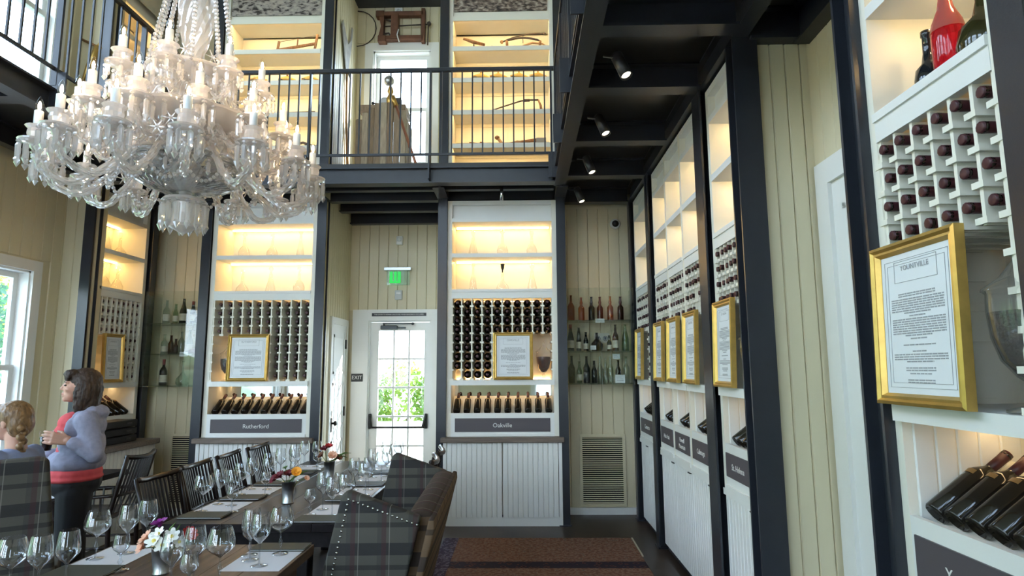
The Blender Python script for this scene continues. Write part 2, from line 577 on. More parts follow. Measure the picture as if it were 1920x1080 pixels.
# overhead plaque and exit plate
sg = thing('door_notice', 'narrow dark plaque with white capitals over the glazed door', 'sign', M=MBK @ T(0.64, -0.03, 2.275))
MB().cbox(-.34, -.004, -.020, .34, .002, .020, .001).build('plate', mat('charcoal_plate', (0.05, 0.05, 0.06), .5), sg)
text('lettering', 'THIS DOOR TO REMAIN UNLOCKED WHEN BUILDING IS OCCUPIED', 0.0200, LETTER, sg, M=T(0, -.005, 0) @ RX(PI / 2))
sg = thing('exit_plate', 'small black EXIT plate on the white door casing', 'sign', M=MBK @ T(0.135, -0.03, 1.50))
MB().cbox(-.072, -.005, -.048, .072, .002, .048, .002).build('plate', BLACKM, sg)
text('lettering', 'EXIT', 0.062, LETTER, sg, M=T(0, -.006, 0) @ RX(PI / 2))
# running-man style lit exit sign, bracket and call box above the door
sg = thing('lit_exit_sign', 'green glass exit sign on the boarded wall above the door', 'sign', M=MBK @ T(0.62, -0.06, 2.74))
MB().cbox(-.17, -.03, .085, .17, .02, .125, .004).build('housing', mat('brushed_metal', (.62, .66, .66), .3, metal=.6), sg)
MB().box(-.135, -.008, -.10, .15, -.003, .085).build('panel', thin_glass('sign_glass', (.9, .97, .93), 1.5, .03, body=.15, bodycol=(.8, .95, .9)), sg)
g = MB()
GR = emit('exit_green', (0.06, 0.75, 0.14), 0.9)
for k, (xa, xb) in enumerate(((-.10, -.06), (-.045, -.01), (.0, .04))):
    g.box(xa, -.011, -.075, xb, -.009, .07)
g.box(-.10, -.011, -.075, .04, -.009, -.05)
g.build('green_letters', GR, sg)
cb = thing('call_point', 'small grey call box mounted under the green exit sign', 'alarm box', M=MBK @ T(0.63, -0.03, 2.52))
MB().cbox(-.045, -.02, -.06, .045, .03, .06, .006).build('box', mat('pale_grey_plastic', (.55, .57, .57), .5), cb)
MB().cbox(-.03, -.026, .01, .03, -.019, .035, .003).build('lens', mat('white_plastic', (.8, .8, .78), .4), cb)
cb = thing('wall_strobe', 'white alarm strobe high on the recess wall above the glazed door', 'alarm', M=MBK @ T(0.63, -0.03, 3.22))
MB().cbox(-.04, -.02, -.06, .04, .03, .05, .006).build('box', MATS['white_plastic'], cb)
MB().cbox(-.025, -.035, -.02, .025, -.019, .03, .004).build('lens', mat('frost_lens', (.7, .72, .7), .2), cb)
# ---- closet door in the side of the recess (faces +X)
MC = FACE_LEFT(-2.18, 6.48)
mb = MB().box(.30, -.025, 0, .36, 0.0, 2.20).box(.89, -.025, 0, .95, 0, 2.20).box(.36, -.025, 2.12, .89, 0, 2.20)
struct('trim_2', mb, WHITE, M=MC)
d2 = tag(thing('door_2', None, None, M=MC @ T(.36, -.012, 0)), kind='structure')
MB().box(0, 0, 0, .53, .012, 2.12).build('slab', WHITE, d2)
for za, zb in ((.15, .80), (.95, 1.45), (1.55, 2.0)):
    MB().box(.06, -.006, za, .47, 0, za + .03).box(.06, -.006, zb - .03, .47, 0, zb).box(.06, -.006, za, .09, 0, zb).box(.44, -.006, za, .47, 0, zb).build('panel_moulding', WHITE, d2)
for z in (.3, 1.05, 1.85):
    MB().cbox(.505, -.016, z, .53, 0, z + .11, .003).build('hinge', BLACKM, d2)
MB().lathe([(.012, 0), (.012, .03), (.028, .04), (.028, .055), (.015, .065)], 10, T(.06, 0, 1.0) @ RX(PI / 2)).cbox(.035, -.006, .9, .085, 0, 1.06, .003).build('door_knob', BLACKM, d2)
# ---- white door in the right recess
MR = FACE_RIGHT(1.655, 3.30)
mb = MB().box(.03, -.03, 0, .16, 0, 2.70).box(1.05, -.03, 0, 1.18, 0, 2.70).box(.16, -.03, 2.57, 1.05, 0, 2.70)
struct('trim_3', mb, WHITE, M=MR)
d3 = tag(thing('door_3', None, None, M=MR @ T(.16, -.008, 0)), kind='structure')
MB().box(0, 0, 0, .89, .01, 2.57).build('slab', WHITE, d3)
MB().box(.10, -.006, .2, .79, 0, .23).box(.10, -.006, 2.4, .79, 0, 2.43).box(.10, -.006, .2, .13, 0, 2.43).box(.76, -.006, .2, .79, 0, 2.43).build('panel_moulding', WHITE, d3)

# ---- baseboards
struct('baseboard_back_right', MB().box(.46, 6.925, 0, 1.25, 6.948, .075), WHITE)
struct('baseboard_back_left', MB().box(-4.3, 6.925, 0, -3.5, 6.948, .075), WHITE)

# ---- steel columns
def column(x, y, z0=0, z1=ZD, w=.10, d=.12, rz=0):
    """H section, flanges facing local -y / +y"""
    t = .014
    p = [(-w/2, -d/2), (w/2, -d/2), (w/2, -d/2 + t), (t/2, -d/2 + t), (t/2, d/2 - t), (w/2, d/2 - t), (w/2, d/2), (-w/2, d/2), (-w/2, d/2 - t), (-t/2, d/2 - t), (-t/2, -d/2 + t), (-w/2, -d/2 + t)]
    mb = MB().prism(p, z0, z1, 'z')
    if z0 == 0:
        mb.box(-w/2 - .012, -d/2 - .012, 0, w/2 + .012, d/2 + .012, .012)
    return struct('steel_column', mb, STEEL, M=T(x, y, 0) @ RZ(rz))
for x in (-3.467, -2.20, -.868, .42):
    column(x, 6.50); column(x, 6.50, ZU, 6.46)
for x, y, rz in ((1.262, 6.70, PI/2), (1.262, 5.72, PI/2), (1.262, 3.99, PI/2), (1.270, 3.295, 0), (1.228, 2.095, 0), (1.235, 1.385, PI/2), (-4.285, 5.825, 0), (-4.285, 6.76, PI/2)):
    wd = .14 if abs(y - 3.295) < .01 else .17 if abs(y - 3.99) < .01 else .12 if abs(y - 5.72) < .01 else .10
    column(x, y, w=wd, rz=rz); column(x, y, ZU, 6.46, w=wd, rz=rz)

# ---- gallery: deck plates, edge channels, joists
mb = MB()
mb.box(.40, -2.98, 3.635, 1.66, 6.95, ZU).box(-4.60, -2.98, 3.635, -3.44, 6.95, ZU).box(-3.44, 6.0, 3.635, .40, 7.49, ZU)
struct('gallery_deck', mb, DECK)
def ibeam(a, b, w=.10, z0=ZD, z1=3.635, t=.014, name='steel_beam'):
    a = Vector((*a, 0)); b = Vector((*b, 0))
    L = (b - a).length
    ang = math.atan2(b.y - a.y, b.x - a.x)
    h0, h1 = z0, z1
    p = [(-w/2, h0), (w/2, h0), (w/2, h0 + t), (.006, h0 + t), (.006, h1 - t), (w/2, h1 - t), (w/2, h1), (-w/2, h1), (-w/2, h1 - t), (-.006, h1 - t), (-.006, h0 + t), (-w/2, h0 + t)]
    mb = MB().prism(p, 0, L, 'x')
    return struct(name, mb, STEEL, M=T(a.x, a.y, 0) @ RZ(ang))
ibeam((.395, -2.9), (.395, 6.0), .115)
ibeam((-3.435, -2.9), (-3.435, 6.0), .115)
# back edge fascia: channel facing the hall
struct('fascia_beam', MB().prism([(5.93, ZD + .02), (6.06, ZD + .02), (6.06, ZD + .034), (5.985, ZD + .034), (5.985, 3.65), (5.93, 3.65), (5.93, 3.637), (5.973, 3.637), (5.973, ZD + .034), (5.93, ZD + .034)], -3.39, .35, 'x'), STEEL)
struct('fascia_curb', MB().box(-3.39, 5.94, 3.652, .35, 5.98, 3.69), BLACKM)
for x in (-3.467, -2.20, -.868, .42):
    ibeam((x, 6.06), (x, 6.56), .12)
ibeam((-2.15, 6.56), (-.92, 6.56), .10)
ibeam((-2.17, 7.0), (-.87, 7.0), .10)
ibeam((-2.17, 7.44), (-.87, 7.44), .10, z0=3.42)
ibeam((-3.4, 6.56), (-2.25, 6.56), .08)
ibeam((-.82, 6.56), (.37, 6.56), .08)
ibeam((-3.38, 6.25), (.34, 6.25), .08, z0=ZD + .03)
for y in (1.2, 2.05, 3.16, 3.90, 4.86, 5.76, 6.70):
    ibeam((.45, y), (1.20, y), .12)
    ibeam((-3.49, y), (-4.25, y), .12)
ibeam((1.245, -2.9), (1.245, 6.72), .09)
ibeam((1.30, 3.255), (1.66, 3.255), .09, z0=3.44)
ibeam((1.60, 2.15), (1.60, 3.25), .09, z0=3.42)
ibeam((-4.28, -2.9), (-4.28, 6.72), .09)
# recess ceiling beam upstairs
struct('trim_4', MB().box(-2.18, 7.30, 6.40, -.86, 7.49, 6.46).box(-2.18, 6.5, 6.36, -.86, 6.6, 6.46), STEEL)

# ---- railings
def railing(name, label, M, L, posts, z0=ZU, gap=.106, flip=1):
    t = thing(name, label, 'railing', M=M, group='gallery railings')
    MB().cbox(0, -.02, 4.685, L, .02, 4.725, .004).build('top_rail', STEEL, t)
    MB().box(0, -.008, 3.775, L, .008, 3.80).build('bottom_rail', STEEL, t)
    bm = MB().box(-.007, -.007, 3.80, .007, .007, 4.687).mesh('baluster', STEEL)
    n = int(L / gap)
    for i in range(1, n):
        x = i * L / n
        if min(abs(x - p) for p in posts) > .04:
            put('baluster', bm, t, loc=(x, 0, 0))
    for p in posts:
        MB().box(p - .010, -.022, 3.66, p + .010, .022, 4.69).build('post', STEEL, t)
        MB().box(p - .007, -.088, 3.505, p + .007, .022, 3.76).build('post_bracket', STEEL, t)
    return t
railing('railing', 'dark steel gallery railing across the end wall in front of the tools', T(-3.39, 5.955, 0), 3.74, [.02, 1.19, 2.45, 3.70])
railing('railing', 'dark steel gallery railing running along the right hand side', T(.36, 5.90, 0) @ RZ(-PI / 2), 8.80, [.02, .96, 1.90, 2.84, 3.78, 4.72, 5.66, 6.6, 7.5, 8.4])
railing('railing', 'dark steel gallery railing on the left by the upper windows', T(-3.40, -2.9, 0) @ RZ(PI / 2), 8.80, [.4, 1.3, 2.3, 3.3, 4.2, 5.1, 6.05, 7.0, 7.95, 8.78])

# ---- ceiling spotlights under the right gallery
def spot(x, y, lab):
    t = thing('spotlight', lab, 'spotlight', (x, y, 3.44), group='spotlights under the right gallery')
    MB().tube([(-.10, .0, .03), (-.02, .0, .02), (0, 0, -.01)], .007, 6).build('arm', BLACKM, t)
    A = T(0, 0, -.01) @ RY(-.30) @ RX(-.30) @ Matrix.Scale(1.25, 4)
    MB().lathe([(.028, .05), (.030, .04), (.030, -.09), (.026, -.09), (.024, -.07)], 14, A, cap1=False).build('barrel', BLACKM, t)
    MB().lathe([(.023, -.081), (.023, -.078)], 14, A).build('lens', emit('spot_lens', (1, .87, .66), 5.0), t)
    ld = bpy.data.lights.new('spot_beam', 'SPOT')
    ld.energy = 5; ld.color = (1, .85, .65); ld.spot_size = .9; ld.spot_blend = .7; ld.shadow_soft_size = .02
    lo = bpy.data.objects.new('spot_beam', ld); C.objects.link(lo); lo.parent = t
    lo.matrix_local = A @ T(0, 0, -.10)
for i, (y, l) in enumerate(((3.45, 'nearest black spotlight hanging from the right gallery underside'), (4.35, 'second black spotlight from the front under the right gallery'), (5.25, 'third black spotlight from the front under the right gallery'), (6.2, 'farthest black spotlight under the gallery near the vent wall'))):
    spot(.60, y, l)
t = thing('spotlight', 'slim black spotlight under the gallery above the Oakville cabinet', 'spotlight', (-.21, 6.12, 3.43), group='spotlights under the end gallery')
MB().lathe([(.018, .05), (.018, -.09), (.014, -.09)], 12).build('barrel', mat('chrome', (.6, .6, .62), .15, metal=1), t)

# ---- outdoors: ground, hedge, hillside
struct('outdoor_ground', MB().box(-60, -60, -.6, 60, 60, -.12), mat('pale_paving', (.50, .48, .44), .8, var=.1, scale=1.5))

# ================================================================== OUTDOOR PLANTING
def leaf_cloud(mb, c, r, n, size, rnd, mi=0):
    for _ in range(n):
        while True:
            p = Vector((rnd.uniform(-1, 1), rnd.uniform(-1, 1), rnd.uniform(-1, 1)))
            if .45 < p.length < 1: break
        q = Vector(c) + Vector((p.x * r[0], p.y * r[1], p.z * r[2]))
        E3 = Euler((rnd.uniform(-1.2, 1.2), rnd.uniform(-1.2, 1.2), rnd.uniform(0, 6.28))).to_matrix()
        s = size * rnd.uniform(.6, 1.3)
        vs = [tuple(q + E3 @ Vector(v)) for v in ((-s * .5, 0, 0), (0, -s * .28, s * .05), (s * .5, 0, 0), (0, s * .28, s * .05))]
        mb.add(vs, [(0, 1, 2, 3)], None, mi)
def leaf_mat(name, col):
    m = mat(name, col, .5, var=.35, scale=3)
    nt = m.node_tree
    p = nt.nodes['Principled BSDF']
    tl = nt.nodes.new('ShaderNodeBsdfTranslucent')
    tl.inputs[0].default_value = (min(1, col[0] * 1.6), min(1, col[1] * 1.5), col[2], 1)
    x = nt.nodes.new('ShaderNodeMixShader')
    x.inputs[0].default_value = .5
    o = [n for n in nt.nodes if n.type == 'OUTPUT_MATERIAL'][0]
    nt.links.new(p.outputs[0], x.inputs[1]); nt.links.new(tl.outputs[0], x.inputs[2]); nt.links.new(x.outputs[0], o.inputs[0])
    return m
LEAFA = leaf_mat('leaf_green', (.10, .19, .03))
LEAFB = leaf_mat('leaf_pale', (.17, .25, .06))
LEAFC = leaf_mat('leaf_blue_green', (.04, .11, .07))
STEMM = mat('bark', (.10, .07, .045), .8)
rn = random.Random(3)
for i, (x, y, lab) in enumerate(((-2.75, 10.3, 'leafy green shrub seen through the left panes of the glazed door'), (-2.05, 10.4, 'leafy green shrub seen through the middle panes of the glazed door'), (-1.35, 10.3, 'darker leafy shrub seen through the right panes of the glazed door'), (-3.4, 10.6, 'leafy shrub at the left edge of the hedge outside'), (-.7, 10.5, 'leafy shrub at the right edge of the hedge outside'))):
    t = thing('shrub', lab, 'shrub', (x, y, -.12), group='hedge outside the glazed door')
    mb = MB(); leaf_cloud(mb, (0, 0, 1.15), (.55, .42, .62), 900, .10, rn); leaf_cloud(mb, (0, 0, 1.6), (.3, .3, .35), 180, .09, rn)
    f = mb.build('foliage', LEAFB if i % 2 else LEAFA, t); f['kind'] = 'stuff'
    mb = MB()
    for k in range(5):
        a = k * 1.3
        mb.tube([(0, 0, 0), (.1 * math.cos(a), .1 * math.sin(a), .5), (.35 * math.cos(a), .3 * math.sin(a), 1.3)], [.02, .015, .006], 5)
    mb.build('stem', STEMM, t)
tag(MB().cbox(-5, 9.55, -.12, 1.5, 9.75, .78, .01).build('garden_wall', mat('white_render', (.86, .86, .84), .8)), 'low white garden wall outside in front of the hedge', 'wall')
# hillside and trees beyond the left window
hill = MB()
nx, ny = 26, 34
hv = []
for i in range(nx):
    for j in range(ny):
        X = -8 - i * 1.1; Y = -12 + j * 1.4
        hv.append((X, Y, -.3 + .42 * (i * 1.1) + rn.uniform(-.15, .15) * (i > 0)))
hf = [(i * ny + j, i * ny + j + 1, (i + 1) * ny + j + 1, (i + 1) * ny + j) for i in range(nx - 1) for j in range(ny - 1)]
hill.add(hv, hf, None, 0, True)
struct('hillside', hill, mat('hill_grass', (.12, .17, .07), .9, var=.5, scale=.6))
for i, (x, y, zc, rr, m, lab) in enumerate(((-9.6, 9.2, 2.3, 1.5, LEAFC, 'blue green tree beyond the upper sash of the left window'), (-11.5, 12.2, 4.0, 2.0, LEAFB, 'pale green tree high on the slope outside the left window'), (-8.6, 9.6, .75, .8, LEAFA, 'round dark bush low outside the left window'), (-10.5, 6.4, 2.4, 1.7, LEAFA, 'broad leafy tree outside the upper left gallery windows'), (-15.5, 8.0, 6.8, 2.2, LEAFC, 'tall tree top outside the upper gallery windows'))):
    t = thing('tree', lab, 'tree', (x, y, -.12), group='trees outside the left windows')
    mb = MB(); leaf_cloud(mb, (0, 0, zc), (rr, rr, rr * .9), 4200, .13, rn)
    f = mb.build('crown', m, t); f['kind'] = 'stuff'
    MB().tube([(0, 0, 0), (.1, .05, zc * .6), (0, 0, zc)], [.12, .09, .04], 7).build('trunk', STEMM, t)

# ================================================================== BOTTLES, DECANTERS, FRAMES
def bottle_prof(h=.30, r=.037, neck=.0135, sh=.60):
    return [(r * .55, .012), (r * .9, 0), (r, .006), (r, h * sh), (r * .93, h * (sh + .035)), (r * .68, h * (sh + .085)), (neck * 1.25, h * (sh + .13)), (neck, h * (sh + .17)), (neck, h * .955), (neck * 1.22, h * .957), (neck * 1.22, h * .985), (neck, h)]
WB = MB().lathe(bottle_prof(), 12).mesh('wine_bottle', GLASSD)
CAP = MB().lathe([(.0152, .218), (.0158, .27), (.0165, .286), (.0160, .3012), (.012, .3022)], 10).mesh('capsule', CAPS)
WBS = MB()
WBS.lathe(bottle_prof(r=.041), 12)
WBS.lathe([(.0152, .218), (.0158, .27), (.0165, .286), (.0160, .3012), (.012, .3022)], 8, mi=1)
WBS = WBS.mesh('wine_bottle', GLASSD, CAPS)
TAGM = mat('bronze_label', (.25, .16, .07), .35, metal=.5)
LBL = MB().add([(.0376 * math.sin(a), -.0376 * math.cos(a), z) for z in (.165, .182) for a in [-.55 + .11 * i for i in range(11)]], [(i, i + 1, 12 + i, 11 + i) for i in range(10)], None, 0, True).mesh('label', TAGM)

def rack_bottle(M, label, group, full):
    if full:
        t = put('wine_bottle', WB, M=M)
        put('capsule', CAP, t)
    else:
        t = put('wine_bottle', WBS, M=M)
    return tag(t, label, 'bottle', group)

DEC = [
    [(.045, 0), (.048, .01), (.046, .03), (.016, .16), (.013, .20), (.022, .205)],
    [(.03, 0), (.052, .03), (.055, .06), (.04, .10), (.014, .13), (.012, .20), (.02, .205)],
    [(.05, 0), (.052, .06), (.03, .11), (.013, .13), (.012, .19), (.019, .195)],
    [(.035, 0), (.04, .01), (.022, .14), (.011, .17), (.012, .22), (.018, .225)],
    [(.06, 0), (.062, .02), (.055, .05), (.015, .10), (.012, .18), (.022, .185)],
]
STOP = [[(.008, 0), (.012, .015), (.02, .035), (.016, .055), (.003, .06)], [(.008, 0), (.01, .02), (.024, .04), (.003, .075)]]
DECG = thin_glass('decanter_glass', (.95, .945, .93), 1.5, .05, gain=1.5, pexp=3)
DECM = [MB().lathe(p, 14, cap1=False).mesh('decanter', DECG) for p in DEC]
STOPM = [MB().lathe(p, 10, sm=False).mesh('stopper', DECG) for p in STOP]
def decanter(M, label, k, group, s=1.0):
    t = put('decanter', DECM[k % 5], M=M @ Matrix.Scale(s, 4))
    if 'lower shelf of the Oakville cabinet, second' not in label: put('stopper', STOPM[k % 2], t, loc=(0, 0, DEC[k % 5][-1][1] - .004))
    return tag(t, label, 'decanter', group)

def certificate(M, w, h, label, title, rnd, detail=False):
    """gilt frame standing upright; local x width, front -y, base at z=0"""
    t = thing('framed_certificate', label, 'picture frame', M=M, group='gilt framed certificates')
    b = .035
    mb = MB()
    # mitred moulding with a stepped profile
    prof = [(0, .006), (0, -.022), (.010, -.026), (.018, -.018), (.026, -.020), (b, -.006), (b, .006)]
    loops = []
    for d, y in prof:
        loops.append([(-w/2 + d, y, d), (w/2 - d, y, d), (w/2 - d, y, h - d), (-w/2 + d, y, h - d)])
    vs = [p for l in loops for p in l]
    fs = []
    for k in range(len(prof)):
        k2 = (k + 1) % len(prof)
        for i in range(4):
            j = (i + 1) % 4
            fs.append((k * 4 + i, k * 4 + j, k2 * 4 + j, k2 * 4 + i))
    mb.add(vs, fs)
    mb.build('frame', GOLD, t)
    MB().box(-w/2 + b - .004, -.004, b - .004, w/2 - b + .004, .004, h - b + .004).build('paper', PAPER, t)
    pr_ = MB()
    iw, ih = w/2 - b - .045, h - 2 * b
    y = -.0052
    def R_(x0, z0, x1, z1): pr_.box(x0, y, z0, x1, -.003, z1)
    # border rules
    for k in (0, .014):
        x = w/2 - b - .018 - k; z0 = b + .018 + k; z1 = h - b - .018 - k; e = .0012
        R_(-x, z0, x, z0 + e); R_(-x, z1 - e, x, z1); R_(-x, z0, -x + e, z1); R_(x - e, z0, x, z1)
    z = h - b - .105 * ih / .43 - .02
    blocks = [(2, .7), (7, 1.0), (1, .3), (8, 1.0), (1, .3), (0, 0), (1, .6), (0, 0), (1, .25), (4, 1.0), (0, 0), (2, .55), (1, .4), (0, 0), (2, .5)]
    dz = (z - b - .05) / 36.0
    for n, wd in blocks:
        for q in range(max(n, 1)):
            if n:
                ww = iw * wd * (1 if wd < 1 or q < n - 1 else .5)
                x = -ww
                while x < ww:
                    l = rnd.uniform(.008, .028)
                    R_(x, z - dz * .55, min(x + l, ww), z); x += l + .004
            z -= dz * 1.0
        z -= dz * .35
    k = h - b - .055
    e = .0013; bx = .30 * (w - 2 * b)
    zb0, zb1 = k - .035, k + .030
    R_(-bx, zb0, bx, zb0 + e); R_(-bx, zb1, bx, zb1 + e); R_(-bx, zb0, -bx + e, zb1); R_(bx - e, zb0, bx, zb1)
    pr_.build('print', INK, t)
    text('title', title, min(.032, .85 * bx * 2 / max(6, len(title)) * 1.35), INK, t, M=T(0, -.006, k + .008) @ RX(PI / 2), ext=.0003)
    return t

SOIL = mat('dark_soil', (.035, .022, .016), .9, var=.5, scale=60, bump=.5, bscale=120)
SOILR = mat('red_soil', (.07, .022, .014), .9, var=.5, scale=60, bump=.5, bscale=120)
URNG = thin_glass('urn_glass', (.975, .975, .965), 1.5, .02, body=.10, bodycol=(.8, .8, .78), gain=1.3, pexp=3)
def urn(M, label, s=1.0, m=SOIL):
    t = thing('soil_urn', label, 'urn', M=M @ Matrix.Scale(s, 4), group='lidded glass urns of soil')
    MB().lathe([(.055, 0), (.055, .006), (.014, .018), (.012, .03), (.020, .04), (.012, .05), (.012, .06), (.03, .075), (.055, .11), (.068, .16), (.072, .22), (.070, .255), (.076, .262)], 20, cap1=False).build('bowl', URNG, t)
    MB().lathe([(.005, .068), (.028, .079), (.052, .113), (.065, .162), (.069, .215), (.03, .219), (.002, .221)], 16).build('soil', m, t)
    MB().lathe([(.078, .262), (.076, .268), (.045, .29), (.022, .32), (.014, .332), (.008, .338), (.014, .35), (.015, .36), (.004, .372)], 20, cap0=False).build('lid', URNG, t)
    return t

# ================================================================== CABINETS
DOORB = {}
def door_board(w):
    k = round(w, 4)
    if k not in DOORB:
        DOORB[k] = board_mesh('board', w, WHITE, .004, .006)
    return DOORB[k]
def cab_door(parent, x0, x1, z0, z1, y, pull=None):
    d = MB().box(x0, y, z0, x1, y + .018, z1).build('door', WHITE, parent)
    n = max(1, round((x1 - x0) / .052)); w = (x1 - x0) / n
    for i in range(n):
        put('board', door_board(w), d, M=T(x0 + i * w, y, z0) @ Matrix.Diagonal((1, 1, z1 - z0, 1)))
    if pull is not None:
        MB().cbox(pull - .03, y - .028, z1 - .006, pull + .03, y, z1 + .002, .002).build('pull', BLACKM, d)
    return d

DIVM = {}
def upper_cabinet(label, M, W, cols, plaque, key, skip, right_mirror=True, decs=True, depth=.40, st=.05, rows=9, display=9, bfull=False, dec_seed=0, zb=.895, omit=(), ledw=True, pgroup=None, strip=True, tip=.045):
    """display cabinet: local x 0..W, front face y=0, depth into +y"""
    t = thing('display_cabinet', label, 'cabinet', M=M, group='white display cabinets')
    b = lambda n, *a, m=SHELFW, p=t: MB().box(*a).build(n, m, p)
    b('side_panel', 0, 0, zb, st, depth, 3.44)
    b('side_panel', W - st, 0, zb, W, depth, 3.44)
    b('back_panel', st, depth - .012, zb, W - st, depth, 3.44)
    x0, x1 = st, W - st
    b('top_rail', x0, 0, 3.395, x1, depth, 3.44, m=WHITE)
    b('crown_panel', x0, .05, 3.244, x1, .07, 3.395, m=WHITE)
    b('rail', x0, -.002, 3.202, x1, depth, 3.244, m=WHITE)
    b('shelf', x0, -.002, 2.806, x1, depth, 2.85, m=WHITE)
    r = MB().box(x0, -.002, 2.355, x1, .03, 2.454).box(x0, .03, 2.40, x1, depth, 2.454).box(x0, -.010, 2.425, x1, -.002, 2.454).build('rack_rail', WHITE, t)
    b('ledge', x0 - .01, -.022, 1.427, x1 + .01, depth, 1.48, m=WHITE)
    zr0, zr1 = 1.48, 2.355
    dz = (zr1 - zr0) / rows
    cw = (x1 - x0) / cols
    if 'd' not in DIVM:
        DIVM['d'] = MB().box(-.0065, .006, zr0, .0065, .36, zr1).mesh('rack_divider', SHELFW)
        DIVM['c'] = MB().box(-.021, -.004, -.009, .021, .30, .009).mesh('cleat', SHELFW)
        DIVM['e'] = MB().box(-.0065, .006, 1.48 + 5 * dz, .0065, .36, zr1).mesh('rack_divider', SHELFW)
    skipset = set(skip)
    for i in range(cols + 1):
        x = x0 + i * cw
        cut = all((i - 1, rr) in skipset and (i, rr) in skipset for rr in range(4, 9)) and 0 < i < cols
        put('rack_divider', DIVM['e'] if cut else DIVM['d'], t, loc=(min(max(x, x0 + .006), x1 - .006), 0, 0))
        for rr in range(rows):
            if cut and rr >= 4: continue
            z = zr1 - dz * (rr + 1) + .012
            if rr == rows - 1: z = zr0 + .009
            put('cleat', DIVM['c'], t, loc=(min(max(x, x0 + .004), x1 - .004), 0, z))
    for i in range(cols):
        for rr in range(rows):
            if (i, rr) in skipset or (i, rr) in omit: continue
            z = zr1 - dz * (rr + 1) + .012 + .009 + .0365
            BM = M @ T(x0 + (i + .5) * cw, tip + .30 + RND.uniform(-.008, .008), z) @ RX(PI / 2) @ RZ(RND.uniform(0, 6))
            rack_bottle(BM, 'red capped bottle in the %s rack, %s column, %s row from top' % (key, ORD[i], ORD[rr]), 'bottles racked in the %s cabinet' % key, bfull)
    # display slot: mirror, sloped rest, front panel with plaque
    if right_mirror:
        b('mirror', x0, depth - .02, 1.30, x1, depth - .012, 1.427, m=MIRROR)
    else:
        nb_ = max(3, round((x1 - x0) / .065)); wb_ = (x1 - x0) / nb_
        for q in range(nb_):
            put('back_board', door_board(wb_), t, M=T(x0 + q * wb_, depth - .012, 1.06) @ Matrix.Diagonal((1, 1, .366, 1)))
        for q in range(5):
            put('side_board', door_board(.066), t, M=T(x0, .03 + q * .068, 1.0) @ RZ(PI / 2) @ Matrix.Diagonal((1, .5, .426, 1)))
    MB().prism([(.03, 1.06), (.33, 1.285), (.33, 1.30), (.02, 1.075)], x0, x1, 'x').build('bottle_rest', SHELFW, t)
    fp = MB().box(x0, .0, zb, x1, .02, 1.136).box(x0, -.012, zb, x1, 0, zb + .03).build('front_panel', WHITE, t)
    px0, px1 = x0 + .04 * (x1 - x0), x1 - .04 * (x1 - x0)
    pl = MB().box(px0, -.006, .942, px1, .0, 1.083).build('plaque', PLAQ, t)
    if plaque:
        text('lettering', plaque, .062 if W > .7 else .050, LETTER, pl, M=T((px0 + px1) / 2, -.0065, 1.008) @ RX(PI / 2))
    cwd = (x1 - x0) / display
    for i in range(display):
        x = x0 + (i + .5) * cwd
        BM = M @ T(x, .052, 1.147) @ RX(-math.atan2(.30, .225)) @ RZ(PI)
        o = put('wine_bottle', WB, M=BM)
        put('capsule', CAP, o); put('label', LBL, o, rot=(0, 0, PI))
        tag(o, 'dark wine bottle leaning back in the %s display, %s from left' % (key, ORD[i]), 'bottle', 'bottles leaning in the %s display' % key)
    # light strips
    if strip:
        for z in (3.196, 2.800):
            MB().box(x0 + .02, depth - .10, z - .004, x1 - .02, depth - .085, z).build('led_strip', WARM, t)
    else:
        lm = MB().lathe([(.016, 0), (.016, .008)], 10)
        for z in (3.193, 2.797):
            for xx in (.35, .65):
                MB().lathe([(.014, 0), (.014, .008)], 10, T(x0 + (x1 - x0) * xx, depth * .45, z)).build('puck_light', emit('warm_puck', (1, .68, .30), LED * 3.2), t)
    MB().box(x0 + .02, .30, 2.349, x1 - .02, .312, 2.353).build('led_strip', emit('warm_led_low', (1, .60, .24), LED * .45), t)
    if strip: MB().box(x0 + .02, depth - .03, 1.481, x1 - .02, depth - .018, 1.486).build('led_strip', MATS['warm_led_low'], t)
    MB().box(x0 + .02, .25, 1.421, x1 - .02, .262, 1.425).build('led_strip', emit('warm_led_low2', (1, .66, .32), LED * .28), t)
    # decanters
    if decs:
        n = 3 if W > .7 else 2
        for lvl, z in ((0, 2.85), (1, 2.454)):
            for i in range(n):
                k = dec_seed + lvl * 3 + i
                decanter(M @ T(x0 + (x1 - x0) * ((i + .65) / (n + .3)), depth * .5, z), 'clear glass decanter on the %s shelf of the %s cabinet, %s from left' % (('upper', 'lower')[lvl], key, ORD[i]), k, 'decanters in the %s cabinet' % key, 1.15)
    return t

def skipbox(c0, c1, r0=4, r1=9): return [(c, r) for c in range(c0, c1) for r in range(r0, r1)]

def base_cabinet(label, M, W, depth=.42, doors=2, zt=.84, pulls=None, toe=.09):
    t = thing('base_cabinet', label, 'cabinet', M=M, group='white boarded base cabinets')
    MB().box(0, .0, 0, .035, depth, zt).build('side_panel', WHITE, t)
    MB().box(W - .035, .0, 0, W, depth, zt).build('side_panel', WHITE, t)
    MB().box(.035, .12, toe, W - .035, depth, zt).build('body', SHELFW, t)
    MB().box(.035, .012, 0, W - .035, .03, toe).build('toe_board', WHITE, t)
    w = (W - .07) / doors
    for i in range(doors):
        xa = .035 + i * w + .004; xb = xa + w - .008
        cab_door(t, xa, xb, toe, zt - .004, .012, pull=(pulls[i] if pulls else None))
    return t
rt = random.Random(5)
